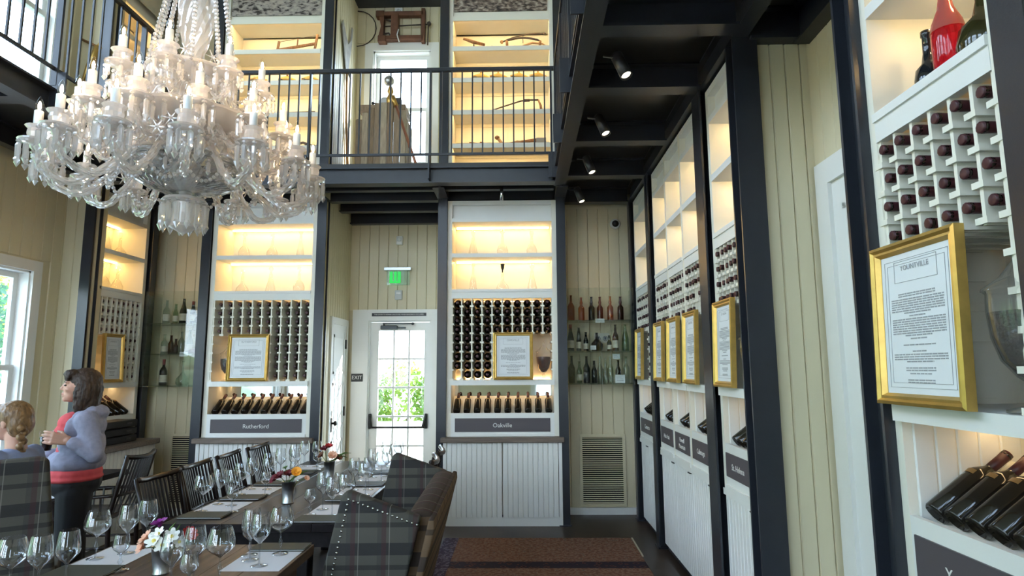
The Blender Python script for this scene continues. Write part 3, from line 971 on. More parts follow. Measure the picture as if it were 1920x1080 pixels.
# --- Oakville (right of the door)
MO = T(-.818, 6.48, 0)
upper_cabinet('lit white display cabinet lettered Oakville, right of the glazed door', MO, 1.191, 10, 'Oakville', 'Oakville', skipbox(4, 10), dec_seed=0, omit=[(0, 8)], display=10)
base_cabinet('white boarded base cabinet with two doors under the Oakville display', T(-.84, 6.43, 0), 1.235)
tag(MB().cbox(-.865, 6.39, .84, .42, 6.86, .893, .006).build('counter_top', COUNTER), 'dark wood counter slab on the Oakville base cabinet', 'counter', 'dark wood counters')
certificate(T(-.105, 6.45, 1.482) @ RX(-.03), .42, .50, 'gilt framed certificate propped in the Oakville rack', 'OAKVILLE', rt)
urn(T(.222, 6.62, 1.482), 'lidded glass urn of dark red soil in the Oakville rack', 1.12, SOILR)
# --- Rutherford (left of the door)
MRu = T(-3.415, 6.48, 0)
upper_cabinet('lit white display cabinet lettered Rutherford, left of the glazed door', MRu, 1.16, 10, 'Rutherford', 'Rutherford', skipbox(0, 6), dec_seed=1, display=10)
base_cabinet('white boarded base cabinet under the Rutherford display behind the chairs', T(-3.44, 6.43, 0), 1.205)
tag(MB().cbox(-3.47, 6.39, .84, -2.20, 6.86, .893, .006).build('counter_top', COUNTER), 'dark wood counter slab below the Rutherford sign', 'counter', 'dark wood counters')
certificate(T(-2.945, 6.45, 1.482) @ RX(-.03), .44, .50, 'gilt framed certificate propped in the Rutherford rack', 'RUTHERFORD', rt)
urn(T(-3.24, 6.62, 1.482), 'lidded glass urn of black soil in the Rutherford rack', 1.12)
# --- left side bay
MLb = T(-4.27, 5.90, 0) @ RZ(PI / 2)
upper_cabinet('tall lit display cabinet on the left wall behind the standing woman', MLb, .80, 9, '', 'left wall', skipbox(0, 5), dec_seed=2, display=7, tip=.02)
tag(MB().cbox(-4.22, 5.40, .84, -3.86, 6.50, .893, .006).build('counter_top', COUNTER), 'dark wood counter slab carrying the black cases at left', 'counter', 'dark wood counters')
bc = base_cabinet('deep white boarded base cabinet below the left wall display', T(-3.90, 5.42, 0) @ RZ(PI / 2), 1.06, depth=.31)
certificate(T(-4.245, 6.215, 1.482) @ RZ(PI / 2) @ RX(-.03), .31, .50, 'gilt framed certificate propped in the left wall rack', 'CARNEROS', rt)
urn(T(-4.42, 6.02, 1.482), 'glass urn of reddish soil half hidden in the left wall rack', 1.0, SOILR)
t = thing('case_stack', 'stack of black lidded cases on the left counter below the display', 'case', (-3.95, 5.62, .894), PI / 2)
for k in range(3):
    MB().cbox(0, 0, k * .075, .62, .22, k * .075 + .068, .008).build('case', mat('black_plastic', (.010, .010, .012), .4), t)
    MB().cbox(.44, -.008, k * .075 + .03, .52, 0, k * .075 + .045, .002).build('latch', mat('dull_grey', (.05, .05, .055), .4), t)
# --- right wall bays
RW = [('first right bay', 6.61, .80, 7, 'Carneros', 'far lit display cabinet on the right wall next to the vent', 9),
      ('Atlas Peak', 5.636, .507, 6, 'Atlas Peak', 'right wall display cabinet lettered Atlas Peak, beyond Howell Mountain', 5),
      ('Howell Mountain', 5.129, .507, 6, 'Howell\nMountain', 'middle right wall display cabinet lettered Howell Mountain', 5),
      ('Calistoga', 4.622, .507, 6, 'Calistoga', 'right wall display cabinet lettered Calistoga, left of the slim column', 5),
      ('Saint Helena', 3.90, .54, 6, 'St. Helena', 'right wall display cabinet lettered St. Helena beside the wide column', 5),
      ('Yountville', 2.045, .60, 6, 'Yountville', 'nearest display cabinet lettered Yountville at the right edge', 6)]
for i, (key, y, Wd, cols, pq, lab, nd) in enumerate(RW):
    X = 1.245 if i < 5 else 1.213
    Mx = T(X, y, 0) @ RZ(-PI / 2)
    st = .045 if i in (0, 4, 5) else .022
    # mesh sharing differs with strip width only
    om = [(c, r) for c in range(cols) for r in range(4) if RND.random() < (.12 if i in (1, 2, 3) else 0)]
    sk = skipbox(0, cols - (0 if i else 2)) if i else skipbox(1, 5)
    upper_cabinet(lab, Mx, Wd, cols, pq, key, sk, right_mirror=False, decs=i < 4, strip=False, bfull=i >= 4, dec_seed=i, display=nd, st=st, omit=om, zb=.86, tip=-.004)
    if i != 5 or True:
        t = thing('base_cabinet', {0: 'white boarded base cabinet at the far end of the right wall', 1: 'white boarded base cabinet below the Atlas Peak plaque', 2: 'white boarded base cabinet below the Howell Mountain plaque', 3: 'white boarded base cabinet below the Calistoga plaque', 4: 'white boarded base cabinet below the St. Helena plaque', 5: 'white boarded base cabinet below the Yountville plaque'}[i], 'cabinet', M=Mx, group='white boarded base cabinets')
        MB().box(.0, .10, .06, Wd, .40, .86).build('body', SHELFW, t)
        MB().box(.0, .03, 0, Wd, .06, .06).build('toe_board', STEEL, t)
        MB().box(0, -.010, .825, Wd, .03, .862).build('rail', WHITE, t)
        if i == 0:
            cab_door(t, .02, Wd / 2 - .002, .06, .82, .012, Wd * .45); cab_door(t, Wd / 2 + .002, Wd - .02, .06, .82, .012)
        else:
            cab_door(t, .004, Wd - .004, .06, .82, .012, Wd * .88)
    if i == 0: cx, cw_ = .28, .34
    elif i == 5: cx, cw_ = .235, .40
    else: cx, cw_ = Wd * .44, .34
    certificate(Mx @ T(cx, -.038 if i != 5 else -.045, 1.482) @ RX(-.03), cw_, .52 if i != 5 else .50, 'gilt framed certificate propped on the ledge of the %s cabinet' % key, {0: 'CARNEROS', 1: 'ATLAS PEAK', 2: 'HOWELL MTN', 3: 'CALISTOGA', 4: 'ST. HELENA', 5: 'YOUNTVILLE'}[i], rt)
    if i >= 4:
        urn(Mx @ T(Wd - .095, .06, 1.482), 'lidded glass urn of dark soil beside the %s certificate' % key, 1.05 if i == 4 else 1.18)
# coloured bottles on the near and St. Helena shelves
def lathe_bottle(name, M, prof, m, label, cat, group=None, n=16, extra=None):
    o = MB().lathe(prof, n, cap1=False).build(name, m, M=M)
    if extra:
        for nm, mb, mm in extra: mb.build(nm, mm, o)
    return tag(o, label, cat, group)
BLK = mat('black_glass', (.010, .013, .016), .06, spec=.7)
OLV = mat('olive_glass', (.030, .028, .010), .08, spec=.7)
REDG = mat('ruby_glass', (.55, .012, .03), .05, trans=.75, ior=1.4)
MY = T(1.213, 2.045, 0) @ RZ(-PI / 2)
lathe_bottle('antique_bottle', MY @ T(.165, .12, 2.454), [(.04, 0), (.044, .01), (.046, .07), (.04, .105), (.022, .125), (.016, .16), (.0145, .215), (.018, .218), (.018, .235), (.013, .237)], BLK, 'squat black antique bottle left of the ruby decanter', 'bottle', 'old bottles on the Yountville shelf')
lathe_bottle('ruby_decanter', MY @ T(.285, .10, 2.454), [(.04, 0), (.045, .01), (.046, .15), (.04, .19), (.022, .235), (.014, .28), (.014, .33), (.022, .352), (.024, .365)], REDG, 'tall ruby red glass decanter with pale cut neck near the top right', 'decanter', extra=[('cut_band', MB().lathe([(.0465, .165), (.041, .193), (.0232, .238), (.0152, .282), (.0152, .325)], 16, cap0=False, cap1=False), thin_glass('ruby_cut', (.9, .35, .3), 1.5, .05, body=.35, bodycol=(.9, .5, .4)))])
lathe_bottle('antique_bottle', MY @ T(.405, .12, 2.454), [(.06, 0), (.07, .015), (.076, .06), (.065, .11), (.03, .145), (.019, .19), (.016, .27), (.021, .275), (.021, .295), (.015, .297)], OLV, 'bulbous olive green antique bottle right of the ruby decanter', 'bottle', 'old bottles on the Yountville shelf')
MS = T(1.245, 3.90, 0) @ RZ(-PI / 2)
GRNG = mat('green_glass', (.085, .095, .012), .06, trans=.5, spec=.6)
AMY = mat('amethyst_glass', (.05, .008, .018), .06, trans=.3, spec=.6)
lathe_bottle('antique_bottle', MS @ T(.30, .10, 2.454), [(.034, 0), (.036, .01), (.036, .12), (.015, .145), (.012, .17), (.016, .175), (.016, .19)], GRNG, 'olive green flask on the lower St. Helena shelf', 'bottle')
lathe_bottle('antique_bottle', MS @ T(.385, .10, 2.454), [(.036, 0), (.038, .01), (.038, .15), (.03, .17), (.014, .19), (.014, .22), (.018, .225)], AMY, 'dark amethyst bottle beside the green flask on the St. Helena shelf', 'bottle')
lathe_bottle('antique_bottle', MS @ T(.30, .12, 2.85), [(.036, 0), (.038, .01), (.038, .13), (.03, .155), (.013, .185), (.012, .24), (.017, .245)], DECG, 'clear glass bottle alone on the upper St. Helena shelf', 'bottle')
lathe_bottle('funnel_stopper', T(-.2225, 6.68, 2.664), [(.006, 0), (.008, .03), (.018, .05), (.022, .09), (.026, .10)], BLACKM, 'black funnel shaped stopper on the middle decanter of the Oakville shelf', 'stopper')

# ================================================================== GLASS BOTTLE CASES ON THE END WALL
VG = thin_glass('case_glass', (.955, .975, .955), 1.45, .02, gain=1.1)
def glass_case(label, x0, x1, key):
    t = thing('bottle_case', label, 'shelf', (0, 0, 0), group='clear glass bottle shelves')
    for z in (1.435, 1.785, 2.125):
        MB().box(x0, 6.64, z - .010, x1, 6.945, z).build('shelf', thin_glass('shelf_edge_glass', (.90, .95, .91), 1.5, .02, body=.10, bodycol=(.7, .8, .72)), t)
    MB().box(x0, 6.634, 1.42, x1, 6.640, 2.48).build('front_pane', VG, t)
    MB().box(x0, 6.64, 1.42, x0 + .006, 6.945, 2.48).build('side_pane', VG, t)
    MB().box(x1 - .006, 6.64, 1.42, x1, 6.945, 2.48).build('side_pane', VG, t)
    return t
glass_case('clear glass case of old bottles on the wall right of Oakville', .475, 1.225, 'right')
glass_case('clear glass case of old bottles on the wall left of Rutherford', -4.22, -3.53, 'left')
def cglass(name, col, tr=.0, rough=.04):
    return thin_glass(name, tuple(min(.95, (c * 1.7) ** .72) for c in col), 1.5, rough, body=.10, bodycol=col, gain=1.4, pexp=3.5)
AMB = [cglass('amber_glass_%d' % i, c, .35) for i, c in enumerate(((.30, .085, .02), (.40, .13, .035), (.05, .018, .012), (.24, .055, .02), (.42, .14, .04), (.11, .03, .015)))]
GRN = cglass('bottle_green_glass', (.035, .045, .012), .2)
DGR = cglass('deep_green_glass', (.012, .018, .008), .1)
PGR = thin_glass('pale_green_glass', (.52, .64, .48), 1.5, .03, gain=1.6, pexp=3)
CLB = thin_glass('clear_bottle_glass', (.74, .79, .75), 1.5, .03, gain=1.8, pexp=3)
LABW = mat('aged_label', (.62, .58, .48), .7, var=.1, scale=30)
FOIL = mat('foil_red', (.20, .03, .025), .4)
def old_bottle(x, z, h, r, m, label, group, shape=0, lab=False, cap=None, y=6.79):
    if shape == 1:      # squat round flask
        prof = [(r * .6, 0), (r * .85, .01), (r, h * .25), (r * .95, h * .4), (r * .5, h * .58), (.016, h * .68), (.014, h * .95), (.018, h)]
    elif shape == 2:    # champagne slope
        prof = [(r * .9, 0), (r, .008), (r, h * .45), (r * .8, h * .58), (.018, h * .75), (.013, h * .96), (.016, h)]
    elif shape == 3:    # carafe
        prof = [(r * .8, 0), (r, .03), (r * .95, .07), (r * .5, .11), (.012, .15), (.010, h * .95), (.016, h)]
    elif shape == 4:    # bulge neck
        prof = [(r * .9, 0), (r, .008), (r, h * .55), (r * .55, h * .63), (.014, h * .68), (.019, h * .76), (.013, h * .84), (.012, h * .95), (.016, h)]
    else:
        prof = [(r * .9, 0), (r, .008), (r, h * .56), (r * .7, h * .65), (.015, h * .72), (.0125, h * .95), (.016, h)]
    o = MB().lathe(prof, 12, cap1=False).build('old_bottle', m, loc=(x, y, z))
    if lab:
        MB().lathe([(r + .0012, h * .12), (r + .0012, h * .40)], 12, cap0=False, cap1=False).build('label', LABW, o)
    if cap:
        MB().lathe([(.0155, h * .78), (.0168, h * 1.002)], 10).build('capsule', cap, o)
    tag(o, label, 'bottle', group)
GR = 'old bottles in the right glass case'
zs = [2.126, 1.786, 1.436]
amb = [(.545, .29, .040), (.66, .265, .036), (.775, .27, .036), (.87, .27, .035), (.985, .275, .036), (1.10, .27, .036)]
for i, (x, h, r) in enumerate(amb):
    old_bottle(x, zs[0], h, r, AMB[i], 'amber glass bottle on the top shelf of the right case, %s from left' % ORD[i], GR, 4 if i else 0)
mid = [(.535, .30, .038, DGR, 2, 1, FOIL, 'foil topped dark bottle with pale label'), (.625, .265, .028, DGR, 2, 1, None, 'slim dark bottle with white label'), (.705, .215, .028, DGR, 0, 1, None, 'short dark bottle with white label'), (.825, .205, .072, cglass('plum_glass', (.03, .018, .025), .1), 1, 0, None, 'squat round plum coloured flask'), (.965, .175, .026, DGR, 0, 1, None, 'small dark bottle with pale label'), (1.035, .295, .034, AMB[5], 0, 1, None, 'tall brown bottle with label'), (1.145, .295, .040, PGR, 2, 0, None, 'tall pale green champagne bottle')]
for x, h, r, m, sh, lb, cp, d in mid:
    old_bottle(x, zs[1], h, r, m, d + ' on the middle right case shelf', GR, sh, lb, cp)
low = [(.54, .30, .036, GRN, 0, 0, 'olive green bottle at the left end'), (.625, .24, .030, PGR, 0, 1, 'small bottle with cream label'), (.705, .295, .038, DGR, 0, 0, 'tall dark green bottle'), (.79, .245, .031, DGR, 0, 0, 'short black green bottle'), (.855, .29, .030, CLB, 0, 0, 'first clear bottle'), (.915, .27, .030, CLB, 4, 0, 'second clear bottle'), (.97, .29, .032, CLB, 0, 0, 'third clear bottle'), (1.055, .25, .032, GRN, 0, 0, 'green bottle behind the white card'), (1.145, .29, .036, CLB, 0, 0, 'pale clear bottle at the right end')]
for x, h, r, m, sh, lb, d in low:
    old_bottle(x, zs[2], h, r, m, d + ' of the bottom right case shelf', GR, sh, lb)
def card(x, y, z, w, h, label, rz=0, lean=-.12):
    o = MB().box(-w / 2, 0, 0, w / 2, .003, h).build('card', PAPER, M=T(x, y, z) @ RZ(rz) @ RX(lean))
    q = MB()
    for k in range(3):
        q.box(-w * .36, -.0008, h * (.28 + k * .2), w * (.36 - .1 * k), 0, h * (.33 + k * .2))
    q.build('print', INK, o)
    return tag(o, label, 'card', 'white caption cards')
card(.85, 6.655, 2.095, .10, .045, 'white caption card clipped to the top right case shelf')
card(.77, 6.665, 1.80, .065, .045, 'white caption card leaning on the plum flask')
card(1.055, 6.665, 1.437, .105, .09, 'square white caption card on the bottom right case shelf')
card(1.04, 6.80, 1.70, .08, .055, 'grey caption card above the green bottle in the right case')
p = thing('crest_print', 'small print of two round seals on the right case back wall', 'print', (.90, 6.935, 1.94))
MB().box(-.085, -.004, -.055, .085, 0, .055).build('sheet', mat('pale_sheet', (.62, .61, .55), .7), p)
for sx in (-.042, .042):
    MB().tube([(sx + .026 * math.cos(a * PI / 8), -.006, -.006 + .026 * math.sin(a * PI / 8)) for a in range(17)], .003, 5).box(sx - .012, -.006, -.02, sx + .012, -.004, .012).build('seal', mat('dark_ink', (.06, .07, .09), .6), p)
GL = 'old bottles in the left glass case'
Lb = [(2.126, [(-4.06, .27, .036, CLB, 0, 1, None, 'clear bottle with dark label at the left end'), (-3.955, .225, .028, PGR, 0, 1, None, 'thin pale bottle'), (-3.865, .285, .042, GRN, 2, 1, None, 'fat green bottle with white label'), (-3.755, .255, .033, DGR, 2, 1, FOIL, 'red foil topped bottle'), (-3.685, .15, .045, DGR, 1, 0, None, 'squat dark flask'), (-3.59, .20, .030, DGR, 2, 0, None, 'dark bottle by the steel column')], 'top left case shelf'),
      (1.786, [(-4.06, .22, .035, CLB, 0, 1, None, 'labelled clear bottle at the left end'), (-3.985, .21, .03, AMB[5], 0, 0, None, 'reddish jar like bottle'), (-3.93, .17, .022, AMB[5], 0, 0, None, 'small brown bottle'), (-3.865, .25, .036, CLB, 0, 0, None, 'clear round shouldered bottle'), (-3.775, .27, .036, PGR, 2, 1, None, 'pale green bottle with label'), (-3.66, .26, .034, CLB, 2, 1, None, 'slim clear bottle with label')], 'middle left case shelf'),
      (1.436, [(-4.05, .29, .040, DGR, 0, 1, FOIL, 'large labelled dark wine bottle'), (-3.83, .27, .07, CLB, 3, 0, None, 'long necked clear carafe')], 'bottom left case shelf')]
for z, L, s in Lb:
    for x, h, r, m, sh, lb, cp, d in L:
        old_bottle(x, z, h, r, m, d + ' on the ' + s, GL, sh, lb, cp)
card(-3.76, 6.655, 1.755, .09, .05, 'white caption card clipped to the middle left case shelf')
o = MB().tube([(-.10, 0, .02), (-.03, 0, .03), (.04, .01, .028), (.10, 0, .035)], [.02, .028, .024, .015], 8).build('old_boot', mat('red_leather', (.09, .02, .02), .5), loc=(-3.65, 6.74, 1.79))
tag(o, 'dark red leather pouch lying on the middle left case shelf', 'pouch')

# ================================================================== VENTS, DOME CAMERA
def vent(label, x0, x1, z0, z1, y):
    t = thing('wall_vent', label, 'vent', (0, 0, 0), group='louvred wall vents')
    b = .03
    MB().box(x0, y - .02, z0, x0 + b, y, z1).box(x1 - b, y - .02, z0, x1, y, z1).box(x0 + b, y - .02, z1 - b, x1 - b, y, z1).box(x0 + b, y - .02, z0, x1 - b, y, z0 + b).build('frame', CREAM, t)
    MB().box(x0 + b, y - .002, z0 + b, x1 - b, y + .002, z1 - b).build('duct_shade', mat('duct_shade_black', (.004, .004, .004), .9), t)  # black sheet paints the shade seen between the louvres
    n = 32
    sm = MB().prism([(-.004, 0), (.0, .0085), (.002, .008), (-.002, -.0005)], x0 + b, x1 - b, 'x').mesh('louvre', CREAM)
    for i in range(n):
        z = z0 + b + (z1 - z0 - 2 * b) * (i + .3) / n
        put('louvre', sm, t, loc=(0, y - .010, z))
vent('tall louvred return air vent in the boarded wall right of Oakville', .622, 1.132, .085, .865, 6.944)
vent('tall louvred return air vent half hidden behind the chairs at left', -4.01, -3.56, .10, .89, 6.944)
t = thing('dome_camera', 'small round white security camera high on the vent wall', 'camera', M=T(1.09, 6.94, 3.27) @ RX(PI / 2))
MB().lathe([(.06, 0), (.06, .02), (.052, .032), (.042, .034)], 20).build('housing', MATS['white_plastic'], t)
MB().lathe([(.040, .033), (.034, .05), (.018, .06), (.002, .063)], 16, cap0=False).build('dome', BLACKM, t)
t = thing('dome_camera', 'dark round security camera high on the wall left of Rutherford', 'camera', M=T(-3.95, 6.94, 3.27) @ RX(PI / 2))
MB().lathe([(.06, 0), (.06, .02), (.052, .032), (.042, .034)], 20).build('housing', BLACKM, t)
MB().lathe([(.040, .033), (.034, .05), (.018, .06), (.002, .063)], 16, cap0=False).build('dome', mat('smoked_dome', (.02, .02, .02), .1), t)

# ================================================================== GALLERY SHELVES AND TOOLS
CLAP = mat('shelf_back_paint', (.80, .72, .52), .5, var=.02)
def gallery_shelf(label, M, W, key, pict=None, led=1.0):
    t = thing('gallery_shelving', label, 'shelves', M=M, group='lit gallery shelves')
    d = .34
    b = lambda n, *a, m=SHELFW: MB().box(*a).build(n, m, t)
    b('side_panel', 0, 0, ZU, .045, d, 6.44); b('side_panel', W - .045, 0, ZU, W, d, 6.44)
    b('head_panel', .045, .03, 5.63, W - .045, d, 6.44); MB().box(.045, -.005, 5.575, W - .045, .016, 5.63).box(.045, .016, 5.60, W - .045, d, 5.63).build('head_rail', SHELFW, t)
    zsh = [5.232, 4.852, 4.467, 4.075]
    for z in zsh:
        MB().box(.045, -.006, z - .027, W - .045, .016, z + .027).box(.045, .016, z - .004, W - .045, d, z + .027).build('shelf', SHELFW, t)
    # lapped back boards
    z = ZU
    cm = MB().prism([(d - .012, 0), (d - .002, .192), (d, .192), (d, 0)], .045, W - .045, 'x').mesh('back_board', CLAP)
    while z < 5.57:
        put('back_board', cm, t, loc=(0, 0, z)); z += .192
    for z in [5.60] + [q - .004 for q in zsh]:
        MB().box(.06, .018, z - .004, W - .06, .030, z - .0005).build('led_strip', emit('warm_led_gallery', (1, .66, .28), LED * 1.5), t)
    if pict:
        pict(t, W)
    return t
def picture_mat(name, seed, dark):
    m = bpy.data.materials.new(name); m.use_nodes = True
    nt = m.node_tree; p = nt.nodes['Principled BSDF']; p.inputs['Roughness'].default_value = .5
    tc = nt.nodes.new('ShaderNodeTexCoord'); mp = nt.nodes.new('ShaderNodeMapping'); mp.inputs['Location'].default_value = (seed, seed, 0)
    mp.inputs['Scale'].default_value = (1, 1, 2.2)
    n = nt.nodes.new('ShaderNodeTexNoise'); n.inputs['Scale'].default_value = 16; n.inputs['Detail'].default_value = 12; n.inputs['Distortion'].default_value = .35
    r = nt.nodes.new('ShaderNodeValToRGB'); e = r.color_ramp.elements
    e[0].position = .38; e[0].color = (.02, .013, .012, 1); e[1].position = .66; e[1].color = (.46, .40, .34, 1)
    q = e.new(.5); q.color = (.16, .12, .10, 1) if dark else (.32, .28, .26, 1)
    nt.links.new(tc.outputs['Object'], mp.inputs[0]); nt.links.new(mp.outputs[0], n.inputs['Vector']); nt.links.new(n.outputs['Fac'], r.inputs[0]); nt.links.new(r.outputs[0], p.inputs['Base Color'])
    return m
def photo_print(label, M, W, H, m):
    o = MB().box(0, -.012, 0, W, 0, H).build('mural_print', m, M=M)
    return tag(o, label, 'picture', 'old photographs above the gallery shelves')
MG1 = T(-.818, 6.48, 0); MG2 = T(-3.415, 6.48, 0)
gallery_shelf('lit gallery shelves of vineyard tools right of the upper window', MG1, 1.191, 'right')
gallery_shelf('lit gallery shelves of vineyard tools left of the upper window', MG2, 1.16, 'left')
gallery_shelf('lit gallery shelves high on the left side wall', T(-4.27, 5.90, 0) @ RZ(PI / 2), .80, 'side')
gallery_shelf('lit gallery shelves on the right side seen through the railing', T(1.30, 5.64, 0) @ RZ(-PI / 2), 1.53, 'rside')
gallery_shelf('lit gallery shelves at the near right side of the gallery', T(1.30, 3.92, 0) @ RZ(-PI / 2), .56, 'rside2')
photo_print('sepia photograph of a vineyard scene above the right tool shelves', T(-.765, 6.505, 5.70), 1.075, .70, picture_mat('sepia_photo', 1.7, True))
photo_print('sepia aerial photograph above the left tool shelves', T(-3.36, 6.505, 5.69), 1.05, .70, picture_mat('sepia_photo_pale', 6.1, False))
photo_print('pale printed panel above the left side gallery shelves', T(-4.245, 5.95, 5.69) @ RZ(PI / 2), .70, .70, mat('cream_print', (.66, .62, .50), .6, var=.1, scale=5))

IRON = mat('dark_iron', (.05, .035, .028), .5, var=.3, scale=30)
TWOOD = mat('tool_wood', (.20, .095, .04), .5, var=.35, scale=14, stretch=(6, 1, 1))
TWOOD2 = mat('tool_wood_pale', (.33, .19, .09), .55, var=.3, scale=14)
BRASS = mat('old_brass', (.50, .30, .08), .35, metal=.8)
def tool(name, label, parts, loc=(0, 0, 0), cat='tool', M=None):
    t = thing(name, label, cat, M=M if M is not None else T(*loc), group='vineyard tools on the gallery')
    for n, mb, m in parts: mb.build(n, m, t)
    return t
def arc(x0, z0, x1, z1, bow, n=9, y=0):
    return [(x0 + (x1 - x0) * i / n, y, z0 + (z1 - z0) * i / n + bow * 4 * (i / n) * (1 - i / n)) for i in range(n + 1)]
YS = 6.60
S1, S2, S3, S4, S5 = 5.26, 4.88, 4.495, 4.103, ZU
tool('corkscrew_tool', 'wooden T handled boring tool on the top right gallery shelf', [('handle', MB().tube([(-.12, 0, .165), (.0, 0, .12), (.13, 0, .085)], [.015, .022, .015], 8), TWOOD), ('shank', MB().tube([(0, 0, .11), (0, 0, .02)], .008, 6), IRON), ('foot', MB().ball((0, 0, .015), .018), IRON)], (-.545, YS, S1))
tool('auger', 'short dark auger lying on the top right gallery shelf', [('shank', MB().tube([(-.09, 0, .04), (.09, 0, .012)], .012, 7), IRON), ('peg', MB().tube([(.02, 0, .02), (.028, 0, .07)], .009, 6), IRON)], (-.36, YS, S1))
tool('bow_drill', 'long slender dark bow held up at the back of the top shelf', [('bow', MB().tube(arc(-.24, .14, .24, .235, .035), .009, 6), IRON), ('pad', MB().ball((-.25, 0, .14), .022), TWOOD2), ('tip', MB().ball((.25, 0, .235), .018), IRON), ('peg', MB().tube([(0, .0, .22), (0, .17, .22)], .004, 5), IRON)], (.03, YS + .04, S1))
tool('drawknife', 'curved two handled drawknife on the top right gallery shelf', [('blade', MB().tube(arc(-.19, .13, .21, .12, .04), [.006] + [.012] * 8 + [.006], 6), IRON), ('grip', MB().tube([(-.19, 0, .13), (-.185, 0, .065)], .016, 7), TWOOD), ('grip', MB().tube([(.20, 0, .12), (.195, 0, .06)], .016, 7), TWOOD), ('stay', MB().tube([(-.185, 0, .065), (-.185, 0, 0)], .004, 5), IRON), ('stay', MB().tube([(.195, 0, .06), (.195, 0, 0)], .004, 5), IRON)], (.03, YS, S1))
tool('sickle', 'wooden handled sickle curving over the top right gallery shelf', [('blade', MB().tube([(-.15, 0, .01), (-.05, 0, .09), (.08, 0, .135), (.20, 0, .12), (.235, 0, .09)], [.006, .012, .012, .009, .012], 6), TWOOD2), ('tip', MB().tube([(.235, 0, .09), (.225, 0, .0)], [.014, .010], 6), TWOOD)], (.06, YS + .06, S1))
for i, (x, lab) in enumerate(((-.46, 'brass tap first from left on the second right gallery shelf'), (-.26, 'brass tap second from left on the second right gallery shelf'), (-.02, 'brass tap third from left on the second right gallery shelf'), (.20, 'brass tap at the right of the second right gallery shelf'))):
    tool('barrel_tap', lab, [('spout', MB().tube([(-.07, 0, .05), (0, 0, .06), (.06, 0, .035), (.09, 0, .012)], [.012, .022, .02, .017], 8), BRASS), ('key', MB().tube([(0, 0, .06), (0, 0, .11)], .008, 6).tube([(-.03, 0, .115), (.035, 0, .11)], .008, 6), BRASS), ('knob', MB().ball((-.05, 0, .03), .028), IRON)], None, 'tap', T(x, YS, S2) @ Matrix.Scale(1.4, 4))
tool('scythe_blade', 'long thin iron hook with wooden grip on the third right gallery shelf', [('rod', MB().tube([(-.33, 0, .01), (-.15, 0, .075), (.10, 0, .155), (.20, 0, .165), (.30, 0, .165)], [.005, .008, .009, .009, .010], 6), IRON), ('collar', MB().tube([(.13, 0, .16), (.20, 0, .162)], .016, 7), IRON), ('grip', MB().tube([(.30, 0, .165), (.325, 0, .10), (.335, 0, .0)], [.010, .015, .017], 7), TWOOD)], (-.10, YS, S3))
tool('hand_plane', 'small dark wooden plane on the fourth right gallery shelf', [('stock', MB().prism([(-.10, 0), (.10, 0), (.06, .03), (-.09, .055)], -.025, .025), TWOOD), ('horn', MB().prism([(.02, .03), (.06, .03), (.05, .06), (.03, .06)], -.012, .012), TWOOD)], (-.50, YS, S4))
tool('wooden_mallet', 'leaning wooden mallet on the fourth right gallery shelf', [('handle', MB().tube([(.07, 0, .0), (-.005, 0, .10)], [.017, .018], 8), TWOOD2), ('head', MB().ball((-.015, 0, .11), .030, 10, 6, None, 0, .8), TWOOD)], (-.26, YS, S4))
tool('wooden_scoop', 'broad wooden scoop with dark edge on the fourth right gallery shelf', [('blade', MB().prism([(-.23, 0), (0, 0), (.0, .05), (-.05, .055)], -.05, .05), TWOOD2), ('handle', MB().prism([(-.02, .04), (.17, .065), (.17, .09), (-.02, .062)], -.02, .02).box(.15, -.02, 0, .17, .02, .07), TWOOD), ('box', MB().box(.17, -.05, .0, .28, .05, .085), mat('grey_tin', (.25, .24, .22), .4, metal=.4))], (.0, YS, S4))
tool('garden_hoe', 'old hoe lying on the gallery floor shelf at the right', [('handle', MB().tube([(-.13, 0, .10), (.20, 0, .0)], .014, 7), TWOOD), ('blade', MB().prism([(-.15, .0), (-.125, .0), (-.11, .11), (-.15, .125)], -.03, .03), IRON)], (-.26, YS, S5 + .014))
tool('iron_ball_weight', 'round iron weight on the gallery floor shelf at the far right', [('ball', MB().ball((0, 0, .05), .05, 12, 8), IRON), ('loop', MB().tube([(-.02, 0, .09), (-.015, 0, .125), (.015, 0, .125), (.02, 0, .09)], .007, 6), IRON)], (.12, YS, S5))
tool('frame_saw', 'wooden frame saw standing on the top left gallery shelf', [('cheek', MB().bar((-.24, 0, .0), (-.215, 0, .165), .022), TWOOD), ('cheek', MB().bar((.20, 0, .0), (.235, 0, .245), .022), TWOOD), ('stretcher', MB().bar((-.22, 0, .06), (.21, 0, .13), .024), TWOOD), ('blade', MB().bar((-.215, 0, .16), (.235, 0, .235), .004), IRON), ('toggle', MB().bar((.0, 0, .10), (.005, 0, .20), .012), TWOOD), ('foot', MB().cbox(.17, -.02, 0, .25, .02, .014, .003), IRON)], (-2.62, YS, S1))
for i, (x, lab) in enumerate(((-3.05, 'brass tap at the left of the second left gallery shelf'), (-2.72, 'brass tap in the middle of the second left gallery shelf'), (-2.45, 'brass tap at the right of the second left gallery shelf'))):
    tool('barrel_tap', lab, [('spout', MB().tube([(-.07, 0, .05), (0, 0, .06), (.06, 0, .035), (.09, 0, .012)], [.012, .022, .02, .017], 8), BRASS), ('key', MB().tube([(0, 0, .06), (0, 0, .11)], .008, 6).tube([(-.05, 0, .115), (.06, 0, .11)], .008, 6), TWOOD), ('knob', MB().ball((-.05, 0, .03), .028), IRON)], None, 'tap', T(x, YS, S2) @ Matrix.Scale(1.4, 4))
